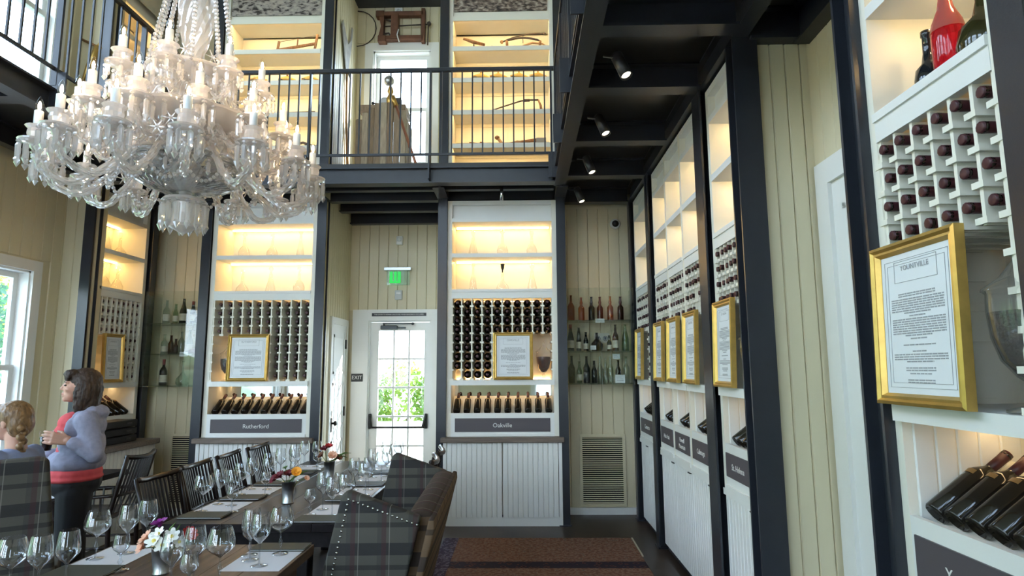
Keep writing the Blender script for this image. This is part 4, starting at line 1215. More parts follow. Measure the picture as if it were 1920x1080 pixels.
tool('pruning_pole', 'dark pruning pole on the third left gallery shelf', [('pole', MB().tube([(-.22, 0, .045), (.22, 0, .055)], .012, 7), IRON), ('fork', MB().tube([(-.10, 0, .035), (.20, 0, .0)], .008, 6), IRON), ('rest', MB().box(-.2, -.01, 0, -.18, .01, .04), TWOOD)], (-2.60, YS, S3))
tool('grafting_tool', 'dark grafting tool on the fourth left gallery shelf', [('body', MB().tube([(-.10, 0, .06), (.0, 0, .08), (.1, 0, .03), (.16, 0, .03)], [.02, .014, .026, .02], 7), IRON), ('foot', MB().box(-.11, -.02, 0, -.07, .02, .06), IRON), ('foot', MB().box(.10, -.02, 0, .15, .02, .02), IRON)], (-2.50, YS, S4))

# ---- grape press frame on the upper recess wall, hoop, shovel, still
PRW = mat('press_wood', (.13, .055, .03), .6, var=.35, scale=10)
t = thing('wall_press', 'old wooden screw press frame hung above the upper window', 'press', (-1.565, 7.44, 5.86))
for z in (.03, .37):
    MB().cbox(-.27, -.05, z, .29, .03, z + .06, .006).build('beam', PRW, t)
MB().cbox(-.31, -.06, .0, -.20, .04, .09, .008).build('clamp', PRW, t)
MB().cbox(-.34, -.06, .35, -.23, .04, .44, .008).build('clamp', PRW, t)
MB().prism([(-.30, .09), (-.24, .09), (-.23, .35), (-.30, .36), (-.27, .22)], -.05, .03).build('upright', PRW, t)
MB().cbox(-.14, -.06, .05, -.04, .04, .40, .006).build('upright', PRW, t)
MB().cbox(.26, -.05, .0, .31, .03, .47, .005).build('upright', PRW, t)
MB().tube([(-.24, -.02, .23), (.36, -.02, .25)], .009, 7).build('screw', IRON, t)
MB().tube([(.35, -.02, .26), (.345, -.02, -.04)], .008, 7).ball((.36, -.02, .26), .03).build('crank', IRON, t)
MB().tube([(-.24, -.03, .33), (-.15, -.03, .30), (-.1, -.03, .31)], .012, 6).tube([(-.22, -.03, .12), (-.17, -.03, .13), (-.12, -.03, .06)], .012, 6).build('hook', IRON, t)
MB().tube([(-.03, -.07, .16), (-.05, -.075, .08), (-.02, -.075, -.02)], .008, 5).build('tie_cord', PAPER, t)
o = MB().tube([(-.24 + .245 * math.cos(2 * PI * i / 20) * (1.0), 0, .25 * math.sin(2 * PI * i / 20)) for i in range(21)], .007, 6).build('hoop', IRON, loc=(-1.92, 7.46, 6.09))
tag(o, 'thin dark barrel hoop hung left of the wooden press', 'hoop')
t = thing('grain_shovel', 'long wooden handled fork shovel hung on the upper recess side wall', 'shovel', M=T(-2.155, 6.98, 0) @ RZ(PI / 2))
MB().prism([(-.23, 5.72), (-.20, 5.80), (-.05, 5.66), (.04, 5.62), (.13, 5.72), (.17, 5.92), (.21, 5.92), (.18, 5.70), (.05, 5.25), (-.03, 5.22)], -.014, -.004).build('blade', mat('worn_zinc', (.30, .29, .27), .55, var=.25, scale=12), t)
MB().tube([(.01, -.012, 5.25), (.05, -.012, 4.6), (.16, -.012, 4.06)], [.013, .015, .017], 8).build('handle', TWOOD2, t)
MB().tube([(-.02, -.02, 5.25), (.12, -.03, 5.20)], .011, 6).build('peg', IRON, t)
t = thing('corking_machine', 'brass and iron corking machine on the wooden box upstairs', 'machine', (-1.60, 7.0, 4.745))
MB().cbox(-.16, -.06, .0, .12, .06, .05, .01).build('base', IRON, t)
MB().lathe([(.03, .05), (.05, .08), (.055, .13), (.035, .17), (.025, .20), (.04, .23), (.03, .27), (.018, .30)], 16).build('cylinder', BRASS, t)
MB().ball((-.02, 0, .37), .065, 14, 9).build('globe', mat('pewter', (.42, .40, .38), .3, metal=.8), t)
MB().tube([(-.02, 0, .43), (-.02, 0, .47)], [.012, .004], 7).build('finial', BRASS, t)
MB().lathe([(.07, 0), (.085, .07), (.05, .11)], 14, T(-.07, .04, .05)).build('hopper', mat('enamel', (.5, .5, .5), .4), t)
MB().tube([(-.06, -.05, .04), (-.19, -.05, .06)], [.014, .009], 7).ball((-.20, -.05, .062), .02).build('lever', BLACKM, t)
MB().cbox(.06, -.06, .02, .14, .02, .13, .005).build('gear_box', IRON, t)
t = thing('copper_pipe', 'long copper pipe leaning from the corking machine to the floor', 'pipe', (0, 0, 0))
MB().tube([(-1.50, 6.745, 4.76), (-1.20, 6.65, 3.90), (-1.11, 6.60, 3.676)], .017, 9).build('tube', mat('copper', (.42, .17, .10), .4, metal=.7), t)
MB().tube([(-1.515, 6.75, 4.80), (-1.47, 6.74, 4.67)], .026, 9).build('coupling', BRASS, t)
t = thing('plank_box', 'tall box of upright wooden planks on the gallery before the window', 'box', (-1.66, 7.0, ZU))
BOXW = [mat('box_wood_%d' % i, c, .7, var=.25, scale=8, stretch=(8, 8, 1)) for i, c in enumerate(((.30, .21, .13), (.42, .33, .22), (.24, .16, .09)))]
hs = [.88, .96, 1.02, 1.07, 1.08, 1.08, 1.05, .98]
bw_ = .60 / 8
for i in range(8):
    MB().cbox(-.30 + i * bw_, -.20 - .02 * math.sin(i / 7 * PI), 0, -.30 + (i + 1) * bw_ - .004, -.17 - .02 * math.sin(i / 7 * PI), hs[i], .003).build('plank', BOXW[i % 3], t)
for i in range(4):
    MB().cbox(-.30, -.17 + i * .09, 0, -.27, -.085 + i * .09, .9, .003).build('plank', BOXW[i % 3], t)
    MB().cbox(.27, -.17 + i * .09, 0, .30, -.085 + i * .09, .9, .003).build('plank', BOXW[(i + 1) % 3], t)
MB().box(-.28, -.17, 1.00, .28, .18, 1.075).build('lid', BOXW[0], t)
o = MB().box(-.05, -.02, -.05, .05, 0, .05).build('alarm_box', MATS['white_plastic'], loc=(-1.62, 7.48, 6.33))
MB().lathe([(.03, 0), (.02, .02)], 12, T(0, -.02, 0) @ RX(PI / 2)).build('lens', MATS['frost_lens'], o)
tag(o, 'small white alarm box at the top of the upper recess wall', 'alarm')
# brass horn shaped sprayer hung on the left return wall upstairs
t = thing('brass_sprayer', 'tapered brass sprayer hung from a wooden bar by the left windows', 'sprayer', (-4.42, 5.80, 0))
MB().tube([(-.14, 0, 5.02), (.17, 0, 4.87)], .013, 7).build('bar', TWOOD, t)
MB().tube([(.07, -.02, 4.92), (-.02, -.02, 4.70), (-.09, -.02, 4.50)], [.045, .034, .012], 10).build('cone', BRASS, t)
MB().tube([(.07, -.02, 4.92), (.09, -.02, 5.0)], [.03, .01], 8).build('nozzle', BRASS, t)
MB().tube([(-.13, -.01, 4.42), (.02, -.03, 4.40)], .010, 6).build('hook', IRON, t)

# ================================================================== CHANDELIER
CHX, CHY = -1.52, 2.62
ch = thing('chandelier', 'large tiered crystal chandelier with lit candle bulbs and hanging prisms', 'chandelier', (CHX, CHY, 0))
CANDLE = mat('candle_sleeve', (.80, .82, .84), .5)
BULBM = emit('bulb_filament', (1.0, .72, .42), BULB)
BULBG = thin_glass('bulb_glass', (1, .97, .92), 1.4, .02)
# shared pieces
cup_me = MB().lathe([(.012, 0), (.020, .006), (.030, .016), (.033, .034), (.030, .050), (.042, .062), (.040, .064), (.027, .052), (.024, .045)], 14, cap1=False, sm=False).mesh('candle_cup', FROST)
can_me = MB().lathe([(.0155, 0), (.0155, .066), (.012, .068)], 12).mesh('candle', CANDLE)
bulb_me = MB().lathe([(.008, 0), (.013, .012), (.0145, .024), (.011, .040), (.005, .054), (.001, .062)], 10, cap0=False).mesh('bulb', BULBG)
fil_me = MB().lathe([(.003, .006), (.006, .018), (.0055, .028), (.002, .040)], 8).mesh('filament', BULBM)
n = 16
bp = []
for r, z in ((.012, -.008), (.045, -.002), (.060, .004), (.062, .010), (.045, .008), (.012, .004)):
    bp.append((r, z))
bob_me = MB().lathe(bp, 16, sm=False).mesh('bobeche', CRYSTAL)
def prism_mesh(L, w, name='prism'):
    mb = MB()
    mb.lathe([(.0005, 0), (w * .45, -.006), (w * .45, -.012), (.0005, -.016)], 6, sm=False)
    mb.lathe([(w * .25, -.018), (w * .5, -.026), (w * .42, -L * .72), (w * .62, -L * .80), (.0005, -L)], 6, sm=False)
    return mb.mesh(name, CRYSTAL)
pr1 = prism_mesh(.105, .020)
pr2 = prism_mesh(.075, .018)
pr3 = prism_mesh(.14, .022)
neck_me = MB().lathe([(.010, 0), (.016, .008), (.010, .016), (.018, .026), (.022, .036), (.012, .044)], 10, sm=False).mesh('arm_neck', CRYSTAL)

def bez(P, n):
    out = []
    m = len(P) - 1
    for i in range(n + 1):
        t = i / n * m; k = min(int(t), m - 1); f = t - k
        p0 = P[max(k - 1, 0)]; p1 = P[k]; p2 = P[k + 1]; p3 = P[min(k + 2, m)]
        out.append(tuple(.5 * (2 * b + (c - a) * f + (2 * a - 5 * b + 4 * c - d) * f * f + (3 * b - a - 3 * c + d) * f ** 3) for a, b, c, d in zip(p0, p1, p2, p3)))
    return out
def arm_mesh(R, zb, dip, hub_r, hub_z, k=1.0):
    P = [(hub_r, 0, hub_z), (hub_r + .25 * (R - hub_r), 0, hub_z + .03 * k), (hub_r + .48 * (R - hub_r), 0, (hub_z + dip) / 2), (hub_r + .70 * (R - hub_r), 0, dip), (hub_r + .93 * (R - hub_r), 0, dip + .30 * (zb - dip)), (R, 0, zb)]
    return MB().tube(bez(P, 60), .0135 * k, 15, lobes=5, twist=.62, lobe_amt=.28, sm=False).mesh('arm', CRYSTAL)
def tier(nA, R, zf, a0, dip, hub_r, hub_z, npr, k, pmesh):
    zb = zf - .165      # bobeche height below the flame centre
    am = arm_mesh(R, zb - .04, dip, hub_r, hub_z, k)
    for i in range(nA):
        a = a0 + i * 2 * PI / nA
        arm = put('arm', am, ch, rot=(0, 0, a))
        put('arm_neck', neck_me, arm, loc=(R, 0, zb - .046))
        put('bobeche', bob_me, arm, loc=(R, 0, zb))
        put('candle_cup', cup_me, arm, loc=(R, 0, zb + .006))
        put('candle', can_me, arm, loc=(R, 0, zb + .048 + .02))
        put('bulb', bulb_me, arm, loc=(R, 0, zb + .134))
        put('filament', fil_me, arm, loc=(R, 0, zb + .134))
        for j in range(npr):
            b = j * 2 * PI / npr + .3
            put('prism', pmesh, arm, loc=(R + .056 * math.cos(b), .056 * math.sin(b), zb + .002), rot=(0, 0, b))
tier(14, .54, 2.66, .28, 2.365, .10, 2.52, 9, 1.0, pr1)
tier(12, .42, 2.82, .06, 2.55, .09, 2.66, 7, .9, pr1)
tier(8, .30, 3.04, .2, 2.78, .07, 2.88, 7, .85, pr2)
# central stem
def cut_lathe(prof, n, sub, amt):
    P = bez([(r, 0, z) for r, z in prof], (len(prof) - 1) * sub)
    vs = []; fs = []
    for j, (r, _, z) in enumerate(P):
        for i in range(n):
            a = 2 * PI * (i + .5 * (j % 2)) / n
            k = 1 + (amt if (i + j // 2) % 2 else -amt)
            vs.append((r * k * math.cos(a), r * k * math.sin(a), z))
    m = len(P)
    for j in range(m - 1):
        for i in range(n):
            fs.append((j * n + i, j * n + (i + 1) % n, (j + 1) * n + (i + 1) % n, (j + 1) * n + i))
    return MB().add(vs, fs)
cut_lathe([(.02, 2.40), (.05, 2.46), (.06, 2.52), (.04, 2.56), (.075, 2.60), (.075, 2.64), (.035, 2.69), (.05, 2.76), (.07, 2.84), (.07, 2.90), (.03, 2.94), (.055, 3.0), (.04, 3.06), (.05, 3.10), (.068, 3.18), (.078, 3.28), (.066, 3.38), (.04, 3.46), (.03, 3.52), (.06, 3.56), (.05, 3.64), (.02, 3.70)], 24, 3, .05).build('stem', CRYSTAL, ch)
MB().tube([(0, 0, 3.70), (0, 0, 6.46)], .012, 8).build('hanging_rod', mat('silver_rod', (.5, .5, .5), .25, metal=1), ch)
MB().lathe([(.12, 6.44), (.10, 6.40), (.03, 6.36)], 20).build('ceiling_rose', MATS['silver_rod'], ch)
# diamond-cut bowl: criss-cross relief, rings
CUT = thin_glass('cut_bowl_glass', (.70, .73, .74), 1.5, .08, body=.30, bodycol=(.50, .53, .55), gain=1.8, pexp=3)
mb = MB()
nb, mbn = 72, 16
vs = []
for j in range(mbn + 1):
    f = j / mbn
    r = .235 * math.sin(f * PI / 2) ** .85; z = 2.395 + .115 * (1 - math.cos(f * PI / 2)) ** 1.0
    for i in range(nb):
        k = 1 + .035 * ((i + j) % 2)
        vs.append(((r + .004) * k * math.cos(2 * PI * (i + .5 * (j % 2)) / nb), (r + .004) * k * math.sin(2 * PI * (i + .5 * (j % 2)) / nb), z))
fs = [(j * nb + i, j * nb + (i + 1) % nb, (j + 1) * nb + (i + 1) % nb, (j + 1) * nb + i) for j in range(mbn) for i in range(nb)]
mb.add(vs, fs)
mb.build('bowl', CUT, ch)
MB().lathe([(.238, 2.505), (.246, 2.512), (.246, 2.528), (.236, 2.535), (.230, 2.520)], 48, cap0=False, cap1=False).build('bowl_rim', CUT, ch)
# lower pendant cup with fringe
MB().lathe([(.03, 2.40), (.022, 2.385), (.05, 2.375), (.085, 2.365), (.095, 2.352), (.085, 2.345), (.05, 2.345), (.045, 2.30), (.05, 2.25), (.058, 2.235), (.03, 2.22), (.012, 2.21), (.001, 2.197)], 20, sm=False).build('pendant_cup', FROST, ch)
for j in range(14):
    b = j * 2 * PI / 14
    put('pendant_prism', pr3, ch, loc=(.09 * math.cos(b), .09 * math.sin(b), 2.352), rot=(0, 0, b))
# bead strands: crown to the upper ring, and swags between the outer arms
bead = [(.0004, -.011), (.008, -.006), (.0105, 0), (.008, .006), (.0004, .011)]
def strand(pts, step, s, name):
    mb = MB(); L = 0; last = Vector(pts[0]); acc = 0
    mb.lathe([(r * s, z * s) for r, z in bead], 6, T(*last), sm=False)
    for p in pts[1:]:
        p = Vector(p); d = p - last; l = d.length
        while acc + l >= step:
            f = (step - acc) / l
            last = last + d * f; d = p - last; l = d.length; acc = 0
            mb.lathe([(r * s, z * s) for r, z in bead], 6, T(*last), sm=False)
            if l < 1e-6: break
        acc += l; last = p
    return mb.build(name, CRYSTAL, ch)
for j in range(10):
    b = j * 2 * PI / 10 + .15
    pts = [((.06 + .13 * f ** 1.4) * math.cos(b), (.06 + .13 * f ** 1.4) * math.sin(b), 3.95 - 1.0 * f) for f in [i / 40 for i in range(41)]]
    strand(pts, .021, 1.05, 'bead_strand')
MB().lathe([(.02, 3.93), (.09, 3.94), (.10, 3.97), (.06, 3.99), (.02, 4.0)], 18, sm=False).build('crown', FROST, ch)
MB().lathe([(.19, 2.94), (.20, 2.95), (.19, 2.96), (.18, 2.95), (.19, 2.94)], 30, cap0=False, cap1=False).build('bead_ring', FROST, ch)
for i in range(4):
    b = i * PI / 2 + .5
    MB().tube([(.03 * math.cos(b), .03 * math.sin(b), 2.92), (.19 * math.cos(b), .19 * math.sin(b), 2.95)], .006, 6).build('ring_spoke', FROST, ch)
def swag(n, R, z, a0, sag, s=.85):
    for i in range(n):
        a, b = a0 + i * 2 * PI / n, a0 + (i + 1) * 2 * PI / n
        A = Vector((R * math.cos(a), R * math.sin(a), z)); B = Vector((R * math.cos(b), R * math.sin(b), z))
        pts = [tuple(A.lerp(B, f) - Vector((0, 0, sag * 4 * f * (1 - f)))) for f in [k / 16 for k in range(17)]]
        strand(pts, .018, s, 'bead_swag')
swag(14, .30, 2.44, .28, .06)
swag(12, .30, 2.62, .06, .05)
swag(8, .24, 2.86, .2, .05)
# leaf and star ornaments filling the middle tiers
star = MB()
for k in range(6):
    b = k * PI / 3
    star.prism([(.006 * math.cos(b - .5), .006 * math.sin(b - .5)), (.034 * math.cos(b), .034 * math.sin(b)), (.006 * math.cos(b + .5), .006 * math.sin(b + .5))], -.003, .003)
star.ball((0, 0, 0), .009, 6, 4, sm=False)
star_me = star.mesh('star_ornament', CRYSTAL)
for n_, R, z, a0 in ((14, .34, 2.60, .1), (14, .24, 2.56, .3), (12, .25, 2.76, .2), (10, .18, 2.98, .0), (14, .44, 2.54, .05)):
    for i in range(n_):
        a = a0 + i * 2 * PI / n_
        put('star_ornament', star_me, ch, loc=(R * math.cos(a), R * math.sin(a), z + RND.uniform(-.02, .02)), rot=(0, 0, a + PI / 2))
for n_, R, z, pm_ in ((18, .235, 2.50, pr2), (14, .15, 2.72, pr3), (12, .18, 2.94, pr3), (14, .32, 2.70, pr1)):
    for i in range(n_):
        a = i * 2 * PI / n_
        put('drop_prism', pm_, ch, loc=(R * math.cos(a), R * math.sin(a), z), rot=(0, 0, a))
# tiers of scalloped crystal dishes that carry the drops
for R, z in ((.16, 2.72), (.19, 2.94), (.33, 2.70)):
    MB().lathe([(.05, z - .03), (R * .7, z - .012), (R, z + .004), (R * 1.03, z + .012), (R * .95, z + .010), (.05, z - .02)], 28, cap0=False, cap1=False, sm=False).build('crystal_dish', CRYSTAL, ch)

# ================================================================== RUG
def rug_mat():
    m = bpy.data.materials.new('persian_rug'); m.use_nodes = True
    nt = m.node_tree; p = nt.nodes['Principled BSDF']; p.inputs['Roughness'].default_value = .95; p.inputs['Specular IOR Level'].default_value = .1
    tc = nt.nodes.new('ShaderNodeTexCoord')
    sp = nt.nodes.new('ShaderNodeSeparateXYZ'); nt.links.new(tc.outputs['Object'], sp.inputs[0])
    def ramp(src, stops):
        r = nt.nodes.new('ShaderNodeValToRGB'); r.color_ramp.interpolation = 'CONSTANT' if len(stops) > 3 else 'LINEAR'
        e = r.color_ramp.elements
        e[0].position, e[0].color = stops[0][0], (*stops[0][1], 1)
        e[1].position, e[1].color = stops[1][0], (*stops[1][1], 1)
        for s in stops[2:]:
            q = e.new(s[0]); q.color = (*s[1], 1)
        nt.links.new(src, r.inputs[0]); return r.outputs[0]
    def vor(scale, stretch=(1, 1, 1)):
        mp = nt.nodes.new('ShaderNodeMapping'); mp.inputs['Scale'].default_value = stretch
        nt.links.new(tc.outputs['Object'], mp.inputs[0])
        v = nt.nodes.new('ShaderNodeTexVoronoi'); v.inputs['Scale'].default_value = scale; v.distance = 'MANHATTAN'
        nt.links.new(mp.outputs[0], v.inputs['Vector']); return v.outputs
    nz = nt.nodes.new('ShaderNodeTexNoise'); nz.inputs['Scale'].default_value = 55; nz.inputs['Detail'].default_value = 6
    field = ramp(nz.outputs['Fac'], [(.40, (.14, .062, .042)), (.47, (.19, .10, .065)), (.55, (.23, .135, .09)), (.62, (.09, .075, .065)), (.68, (.17, .07, .048))])
    v1 = vor(16)
    band = ramp(v1['Distance'], [(.0, (.02, .016, .022)), (.32, (.055, .02, .02)), (.42, (.15, .06, .04)), (.5, (.03, .022, .03))])
    v2 = vor(30)
    blue = ramp(v2['Distance'], [(.0, (.05, .065, .14)), (.35, (.16, .05, .06)), (.45, (.20, .20, .23)), (.6, (.05, .035, .06))])
    def mask(axis, lo, hi):
        a = nt.nodes.new('ShaderNodeMath'); a.operation = 'GREATER_THAN'; a.inputs[1].default_value = lo; nt.links.new(sp.outputs[axis], a.inputs[0])
        b = nt.nodes.new('ShaderNodeMath'); b.operation = 'LESS_THAN'; b.inputs[1].default_value = hi; nt.links.new(sp.outputs[axis], b.inputs[0])
        c = nt.nodes.new('ShaderNodeMath'); c.operation = 'MULTIPLY'; nt.links.new(a.outputs[0], c.inputs[0]); nt.links.new(b.outputs[0], c.inputs[1]); return c.outputs[0]
    def mixc(f, a, b):
        x = nt.nodes.new('ShaderNodeMix'); x.data_type = 'RGBA'; nt.links.new(f, x.inputs[0]); nt.links.new(a, x.inputs[6]); nt.links.new(b, x.inputs[7]); return x.outputs[2]
    c = mixc(mask(1, 5.10, 5.27), field, band)
    c = mixc(mask(0, -1.3, -.62), c, blue)
    nt.links.new(c, p.inputs['Base Color'])
    return m
rg = MB().cbox(-.76, 4.42, 0.0, 1.00, 5.98, .011, .004).build('persian_rug', rug_mat())
tag(rg, 'worn red and brown patterned rug on the dark floor', 'rug')
MB().bar((1.005, 5.42, .008), (1.012, 5.98, .008), .014, .010).build('selvedge', mat('cream_binding', (.45, .38, .28), .9), rg)

# ================================================================== TABLES
OAK = mat('table_oak', (.085, .056, .042), .38, var=.5, scale=4, stretch=(9, 1, 9), spec=.4)
DTOP = mat('dark_table_top', (.012, .009, .010), .30, var=.3, scale=5, stretch=(9, 1, 9), spec=.25)
def table(name, label, x0, x1, y0, y1, m, h=.752, planks=6, ins=.11):
    t = thing(name, label, 'table', ((x0 + x1) / 2, (y0 + y1) / 2, 0))
    w, l = x1 - x0, y1 - y0
    pw = (w) / planks
    for i in range(planks):
        MB().cbox(-w/2 + i * pw + .0006, -l/2, h - .045, -w/2 + (i + 1) * pw - .0006, l/2, h, .002).build('top_plank', m, t)
    MB().box(-w/2 + .06, -l/2 + .06, h - .14, -w/2 + .085, l/2 - .06, h - .045).build('apron', m, t)
    MB().box(w/2 - .085, -l/2 + .06, h - .14, w/2 - .06, l/2 - .06, h - .045).build('apron', m, t)
    MB().box(-w/2 + .085, -l/2 + .06, h - .14, w/2 - .085, -l/2 + .085, h - .045).build('apron', m, t)
    MB().box(-w/2 + .085, l/2 - .085, h - .14, w/2 - .085, l/2 - .06, h - .045).build('apron', m, t)
    for sx in (-1, 1):
        for sy in (-1, 1):
            MB().cbox(sx * (w/2 - ins) - .045, sy * (l/2 - .11) - .045, 0, sx * (w/2 - ins) + .045, sy * (l/2 - .11) + .045, h - .045, .006).build('leg', m, t)
    return t
table('dining_table', 'long dark stained dining table set with stemware', -2.03, -1.01, 3.47, 5.78, DTOP, ins=.25)
table('dining_table', 'rustic brown plank table in the foreground set with stemware', -2.02, -1.03, 1.35, 3.08, OAK)
t = thing('side_table', 'small dark pedestal table behind the standing woman at left', 'table', (-3.80, 5.0, 0))
for i in range(4):
    MB().cbox(-.36 + i * .18 + .0006, -.37, .71, -.36 + (i + 1) * .18 - .0006, .37, .752, .002).build('top_plank', DTOP, t)
MB().lathe([(.05, .03), (.04, .1), (.045, .6), (.08, .71)], 12, T(-.22, -.1, 0)).build('pedestal', DTOP, t)
MB().cbox(-.30, -.35, 0, -.14, .15, .03, .006).build('foot', DTOP, t)

# ================================================================== STEMWARE
ZT = .7525
def glass_parts(H, rb, rr, bowl_h, stem_kind):
    """foot, stem, bowl profile; H total height"""
    zb = H - bowl_h
    bowl = []
    for i in range(13):
        f = i / 12
        r = rb * math.sin(min(1, f / .42) * PI / 2) if f < .42 else rb + (rr - rb) * ((f - .42) / .58) ** 1.5
        bowl.append((max(.005, r), zb + bowl_h * (f if f > .0 else 0)))
    b = MB().lathe(bowl, 20, cap0=False, cap1=False).mesh('bowl', WINEG)
    if stem_kind == 'ball':
        st = [(.0045, .006), (.004, zb * .35), (.008, zb * .46), (.012, zb * .54), (.008, zb * .64), (.004, zb * .74), (.0055, zb + .004)]
    else:
        st = [(.006, .005), (.0038, zb * .25), (.0036, zb * .8), (.0065, zb + .004)]
    s = MB().lathe(st, 10, cap0=False, cap1=False).mesh('stem', thin_glass('stem_glass', (.88, .9, .93), 1.5, .01, gain=1.6))
    f = MB().lathe([(.036, .0004), (.036, .002), (.012, .005), (.005, .008)], 20, cap0=False, cap1=False).mesh('foot', WINEG)
    return b, s, f
GK = {'balloon': glass_parts(.212, .056, .040, .118, 'ball'), 'bordeaux': glass_parts(.222, .044, .033, .130, 'straight'), 'copita': glass_parts(.150, .034, .027, .085, 'ball')}
GN = {'balloon': 'wide balloon wine glass', 'bordeaux': 'tall tulip wine glass', 'copita': 'small tasting glass'}
def wine_glass(kind, x, y, where, rz=None):
    t = thing('wine_glass', '%s %s' % (GN[kind], where), 'glass', (x, y, ZT + .0012), rz if rz is not None else RND.uniform(0, 6), group='empty stemware on the tables')
    b, s, f = GK[kind]
    put('bowl', b, t); put('stem', s, t); put('foot', f, t)
MATP = mat('white_placemat', (.72, .71, .74), .8, var=.02)
FOLD = mat('olive_folder', (.052, .055, .042), .6, var=.08)
def placemat(x0, x1, y0, y1, label):
    tag(MB().cbox(x0, y0, ZT, x1, y1, ZT + .0012, .0004).build('placemat', MATP), label, 'placemat', 'white placemats')
def folder(x0, x1, y0, y1, label):
    t = thing('menu_folder', label, 'folder', ((x0 + x1) / 2, (y0 + y1) / 2, ZT + .0014), group='olive menu folders')
    w, l = (x1 - x0) / 2, (y1 - y0) / 2
    MB().box(-w, -l, 0, w, l, .003).build('back_cover', FOLD, t)
    MB().box(-w + .004, -l + .003, .003, w - .002, l - .003, .006).build('pages', PAPER, t)
    MB().box(-w, -l, .006, w, l, .009).build('front_cover', FOLD, t)
PLN = {'L': 'left', 'R': 'right'}
def setting(side, y, tbl, k, glasses):
    """y: near edge of the mat; items listed as (kind, dx from table edge, dy)"""
    if side == 'L':
        e = -2.005; s = 1
    else:
        e = -1.035; s = -1
    xa, xb = sorted((e, e + s * .25))
    where = 'at the %s %s setting of the %s' % (k, PLN[side], tbl)
    placemat(xa, xb, y, y + .30, 'white paper placemat ' + where)
    xa, xb = sorted((e, e + s * .26))
    folder(xa, xb, y - .15, y - .005, 'closed olive folder ' + where)
    seen = {}
    for kind, dx, dy in glasses:
        seen[kind] = seen.get(kind, 0) + 1
        w2 = where if kind != 'bordeaux' else ('%s of two ' % ('nearer', 'farther')[seen[kind] - 1]) + where
        wine_glass(kind, e + s * dx, y + dy, w2)
G5 = [('balloon', .055, .045), ('bordeaux', .06, .225), ('bordeaux', .165, .20), ('copita', .235, .03)]
for i, (y, nm) in enumerate(((3.73, 'nearest'), (4.23, 'second'), (4.73, 'third'), (5.24, 'farthest'))):
    setting('L', y, 'dark table', nm, [(k, a + RND.uniform(-.012, .012), b + RND.uniform(-.015, .015)) for k, a, b in G5])
for i, (y, nm) in enumerate(((3.64, 'nearest'), (4.19, 'second'), (4.70, 'third'), (5.22, 'farthest'))):
    g = [('bordeaux', .10, .02), ('copita', .23, .03), ('bordeaux', .19, .17), ('balloon', .06, .16)] if i == 0 else G5
    setting('R', y, 'dark table', nm, [(k, a + RND.uniform(-.012, .012), b + RND.uniform(-.015, .015)) for k, a, b in g])
# foreground table
placemat(-2.005, -1.76, 2.74, 3.06, 'white paper placemat at the far left of the foreground table')
folder(-2.005, -1.74, 2.575, 2.735, 'closed olive folder at the far left of the foreground table')
for kind, x, y, w in (('balloon', -1.955, 2.85, 'at the far left corner of the foreground table'), ('bordeaux', -1.865, 2.93, 'with the lower rim at the far left of the foreground table'), ('bordeaux', -1.835, 3.03, 'farthest back at the far left of the foreground table'), ('copita', -1.735, 2.69, 'left of the steel flower cup on the foreground table'),
                      ('balloon', -1.97, 2.40, 'cut by the left edge of the picture'), ('bordeaux', -1.86, 2.40, 'near the olive folder at the left foreground'), ('bordeaux', -1.805, 2.47, 'right of its twin at the left foreground'),
                      ('balloon', -1.135, 2.92, 'at the far right corner of the foreground table'), ('bordeaux', -1.235, 2.83, 'left of the balloon at the far right foreground'), ('bordeaux', -1.16, 2.75, 'nearest on the right placemat of the foreground table'), ('copita', -1.27, 2.90, 'behind the tulip glasses at the right of the foreground table'),
                      ('balloon', -1.235, 2.55, 'in the middle foreground near the picture bottom'), ('bordeaux', -1.37, 2.44, 'leftmost of the middle foreground group'), ('bordeaux', -1.33, 2.53, 'behind the middle foreground group'), ('copita', -1.29, 2.42, 'lowest in the middle foreground group')):
    wine_glass(kind, x, y, w)
placemat(-1.30, -1.045, 2.68, 2.955, 'white paper placemat at the far right of the foreground table')
folder(-1.30, -1.04, 2.96, 3.07, 'closed olive folder at the far right corner of the foreground table')
folder(-1.30, -1.05, 2.36, 2.50, 'closed olive folder at the near right of the foreground table')

# ================================================================== FLOWERS
CUP = mat('brushed_steel_cup', (.46, .47, .48), .28, metal=1.0, var=.06, scale=60)
WHP = mat('white_petal', (.85, .85, .80), .6)
YEL = mat('yellow_petal', (.75, .60, .12), .6)
PEA = mat('peach_petal', (.75, .42, .28), .6)
PUR = mat('magenta_petal', (.22, .015, .20), .6)
REDP = mat('red_petal', (.42, .015, .02), .6)
DRED = mat('crimson_petal', (.13, .008, .018), .6)
ORA = mat('orange_petal', (.85, .36, .03), .6)
GRL = mat('stem_green', (.07, .14, .03), .6)
def bloom(mb, c, r, n, tilt, mi_p=0, mi_c=1, layers=2):
    B = T(*c) @ Euler(tilt).to_matrix().to_4x4()
    for l in range(layers):
        rr = r * (1 - .35 * l)
        for k in range(n):
            a = 2 * PI * k / n + l * .4
            A = B @ RZ(a) @ RY(-.5 - .35 * l)
            vs = [(0, 0, 0), (rr * .5, -rr * .32, .002), (rr * .95, -rr * .18, rr * .08), (rr * 1.02, 0, rr * .05), (rr * .95, rr * .18, rr * .08), (rr * .5, rr * .32, .002)]
            mb.add(vs, [(0, 1, 2, 3, 4, 5)], A, mi_p)
    mb.ball((0, 0, rr * .18), r * .22, 7, 4, B, mi_c)
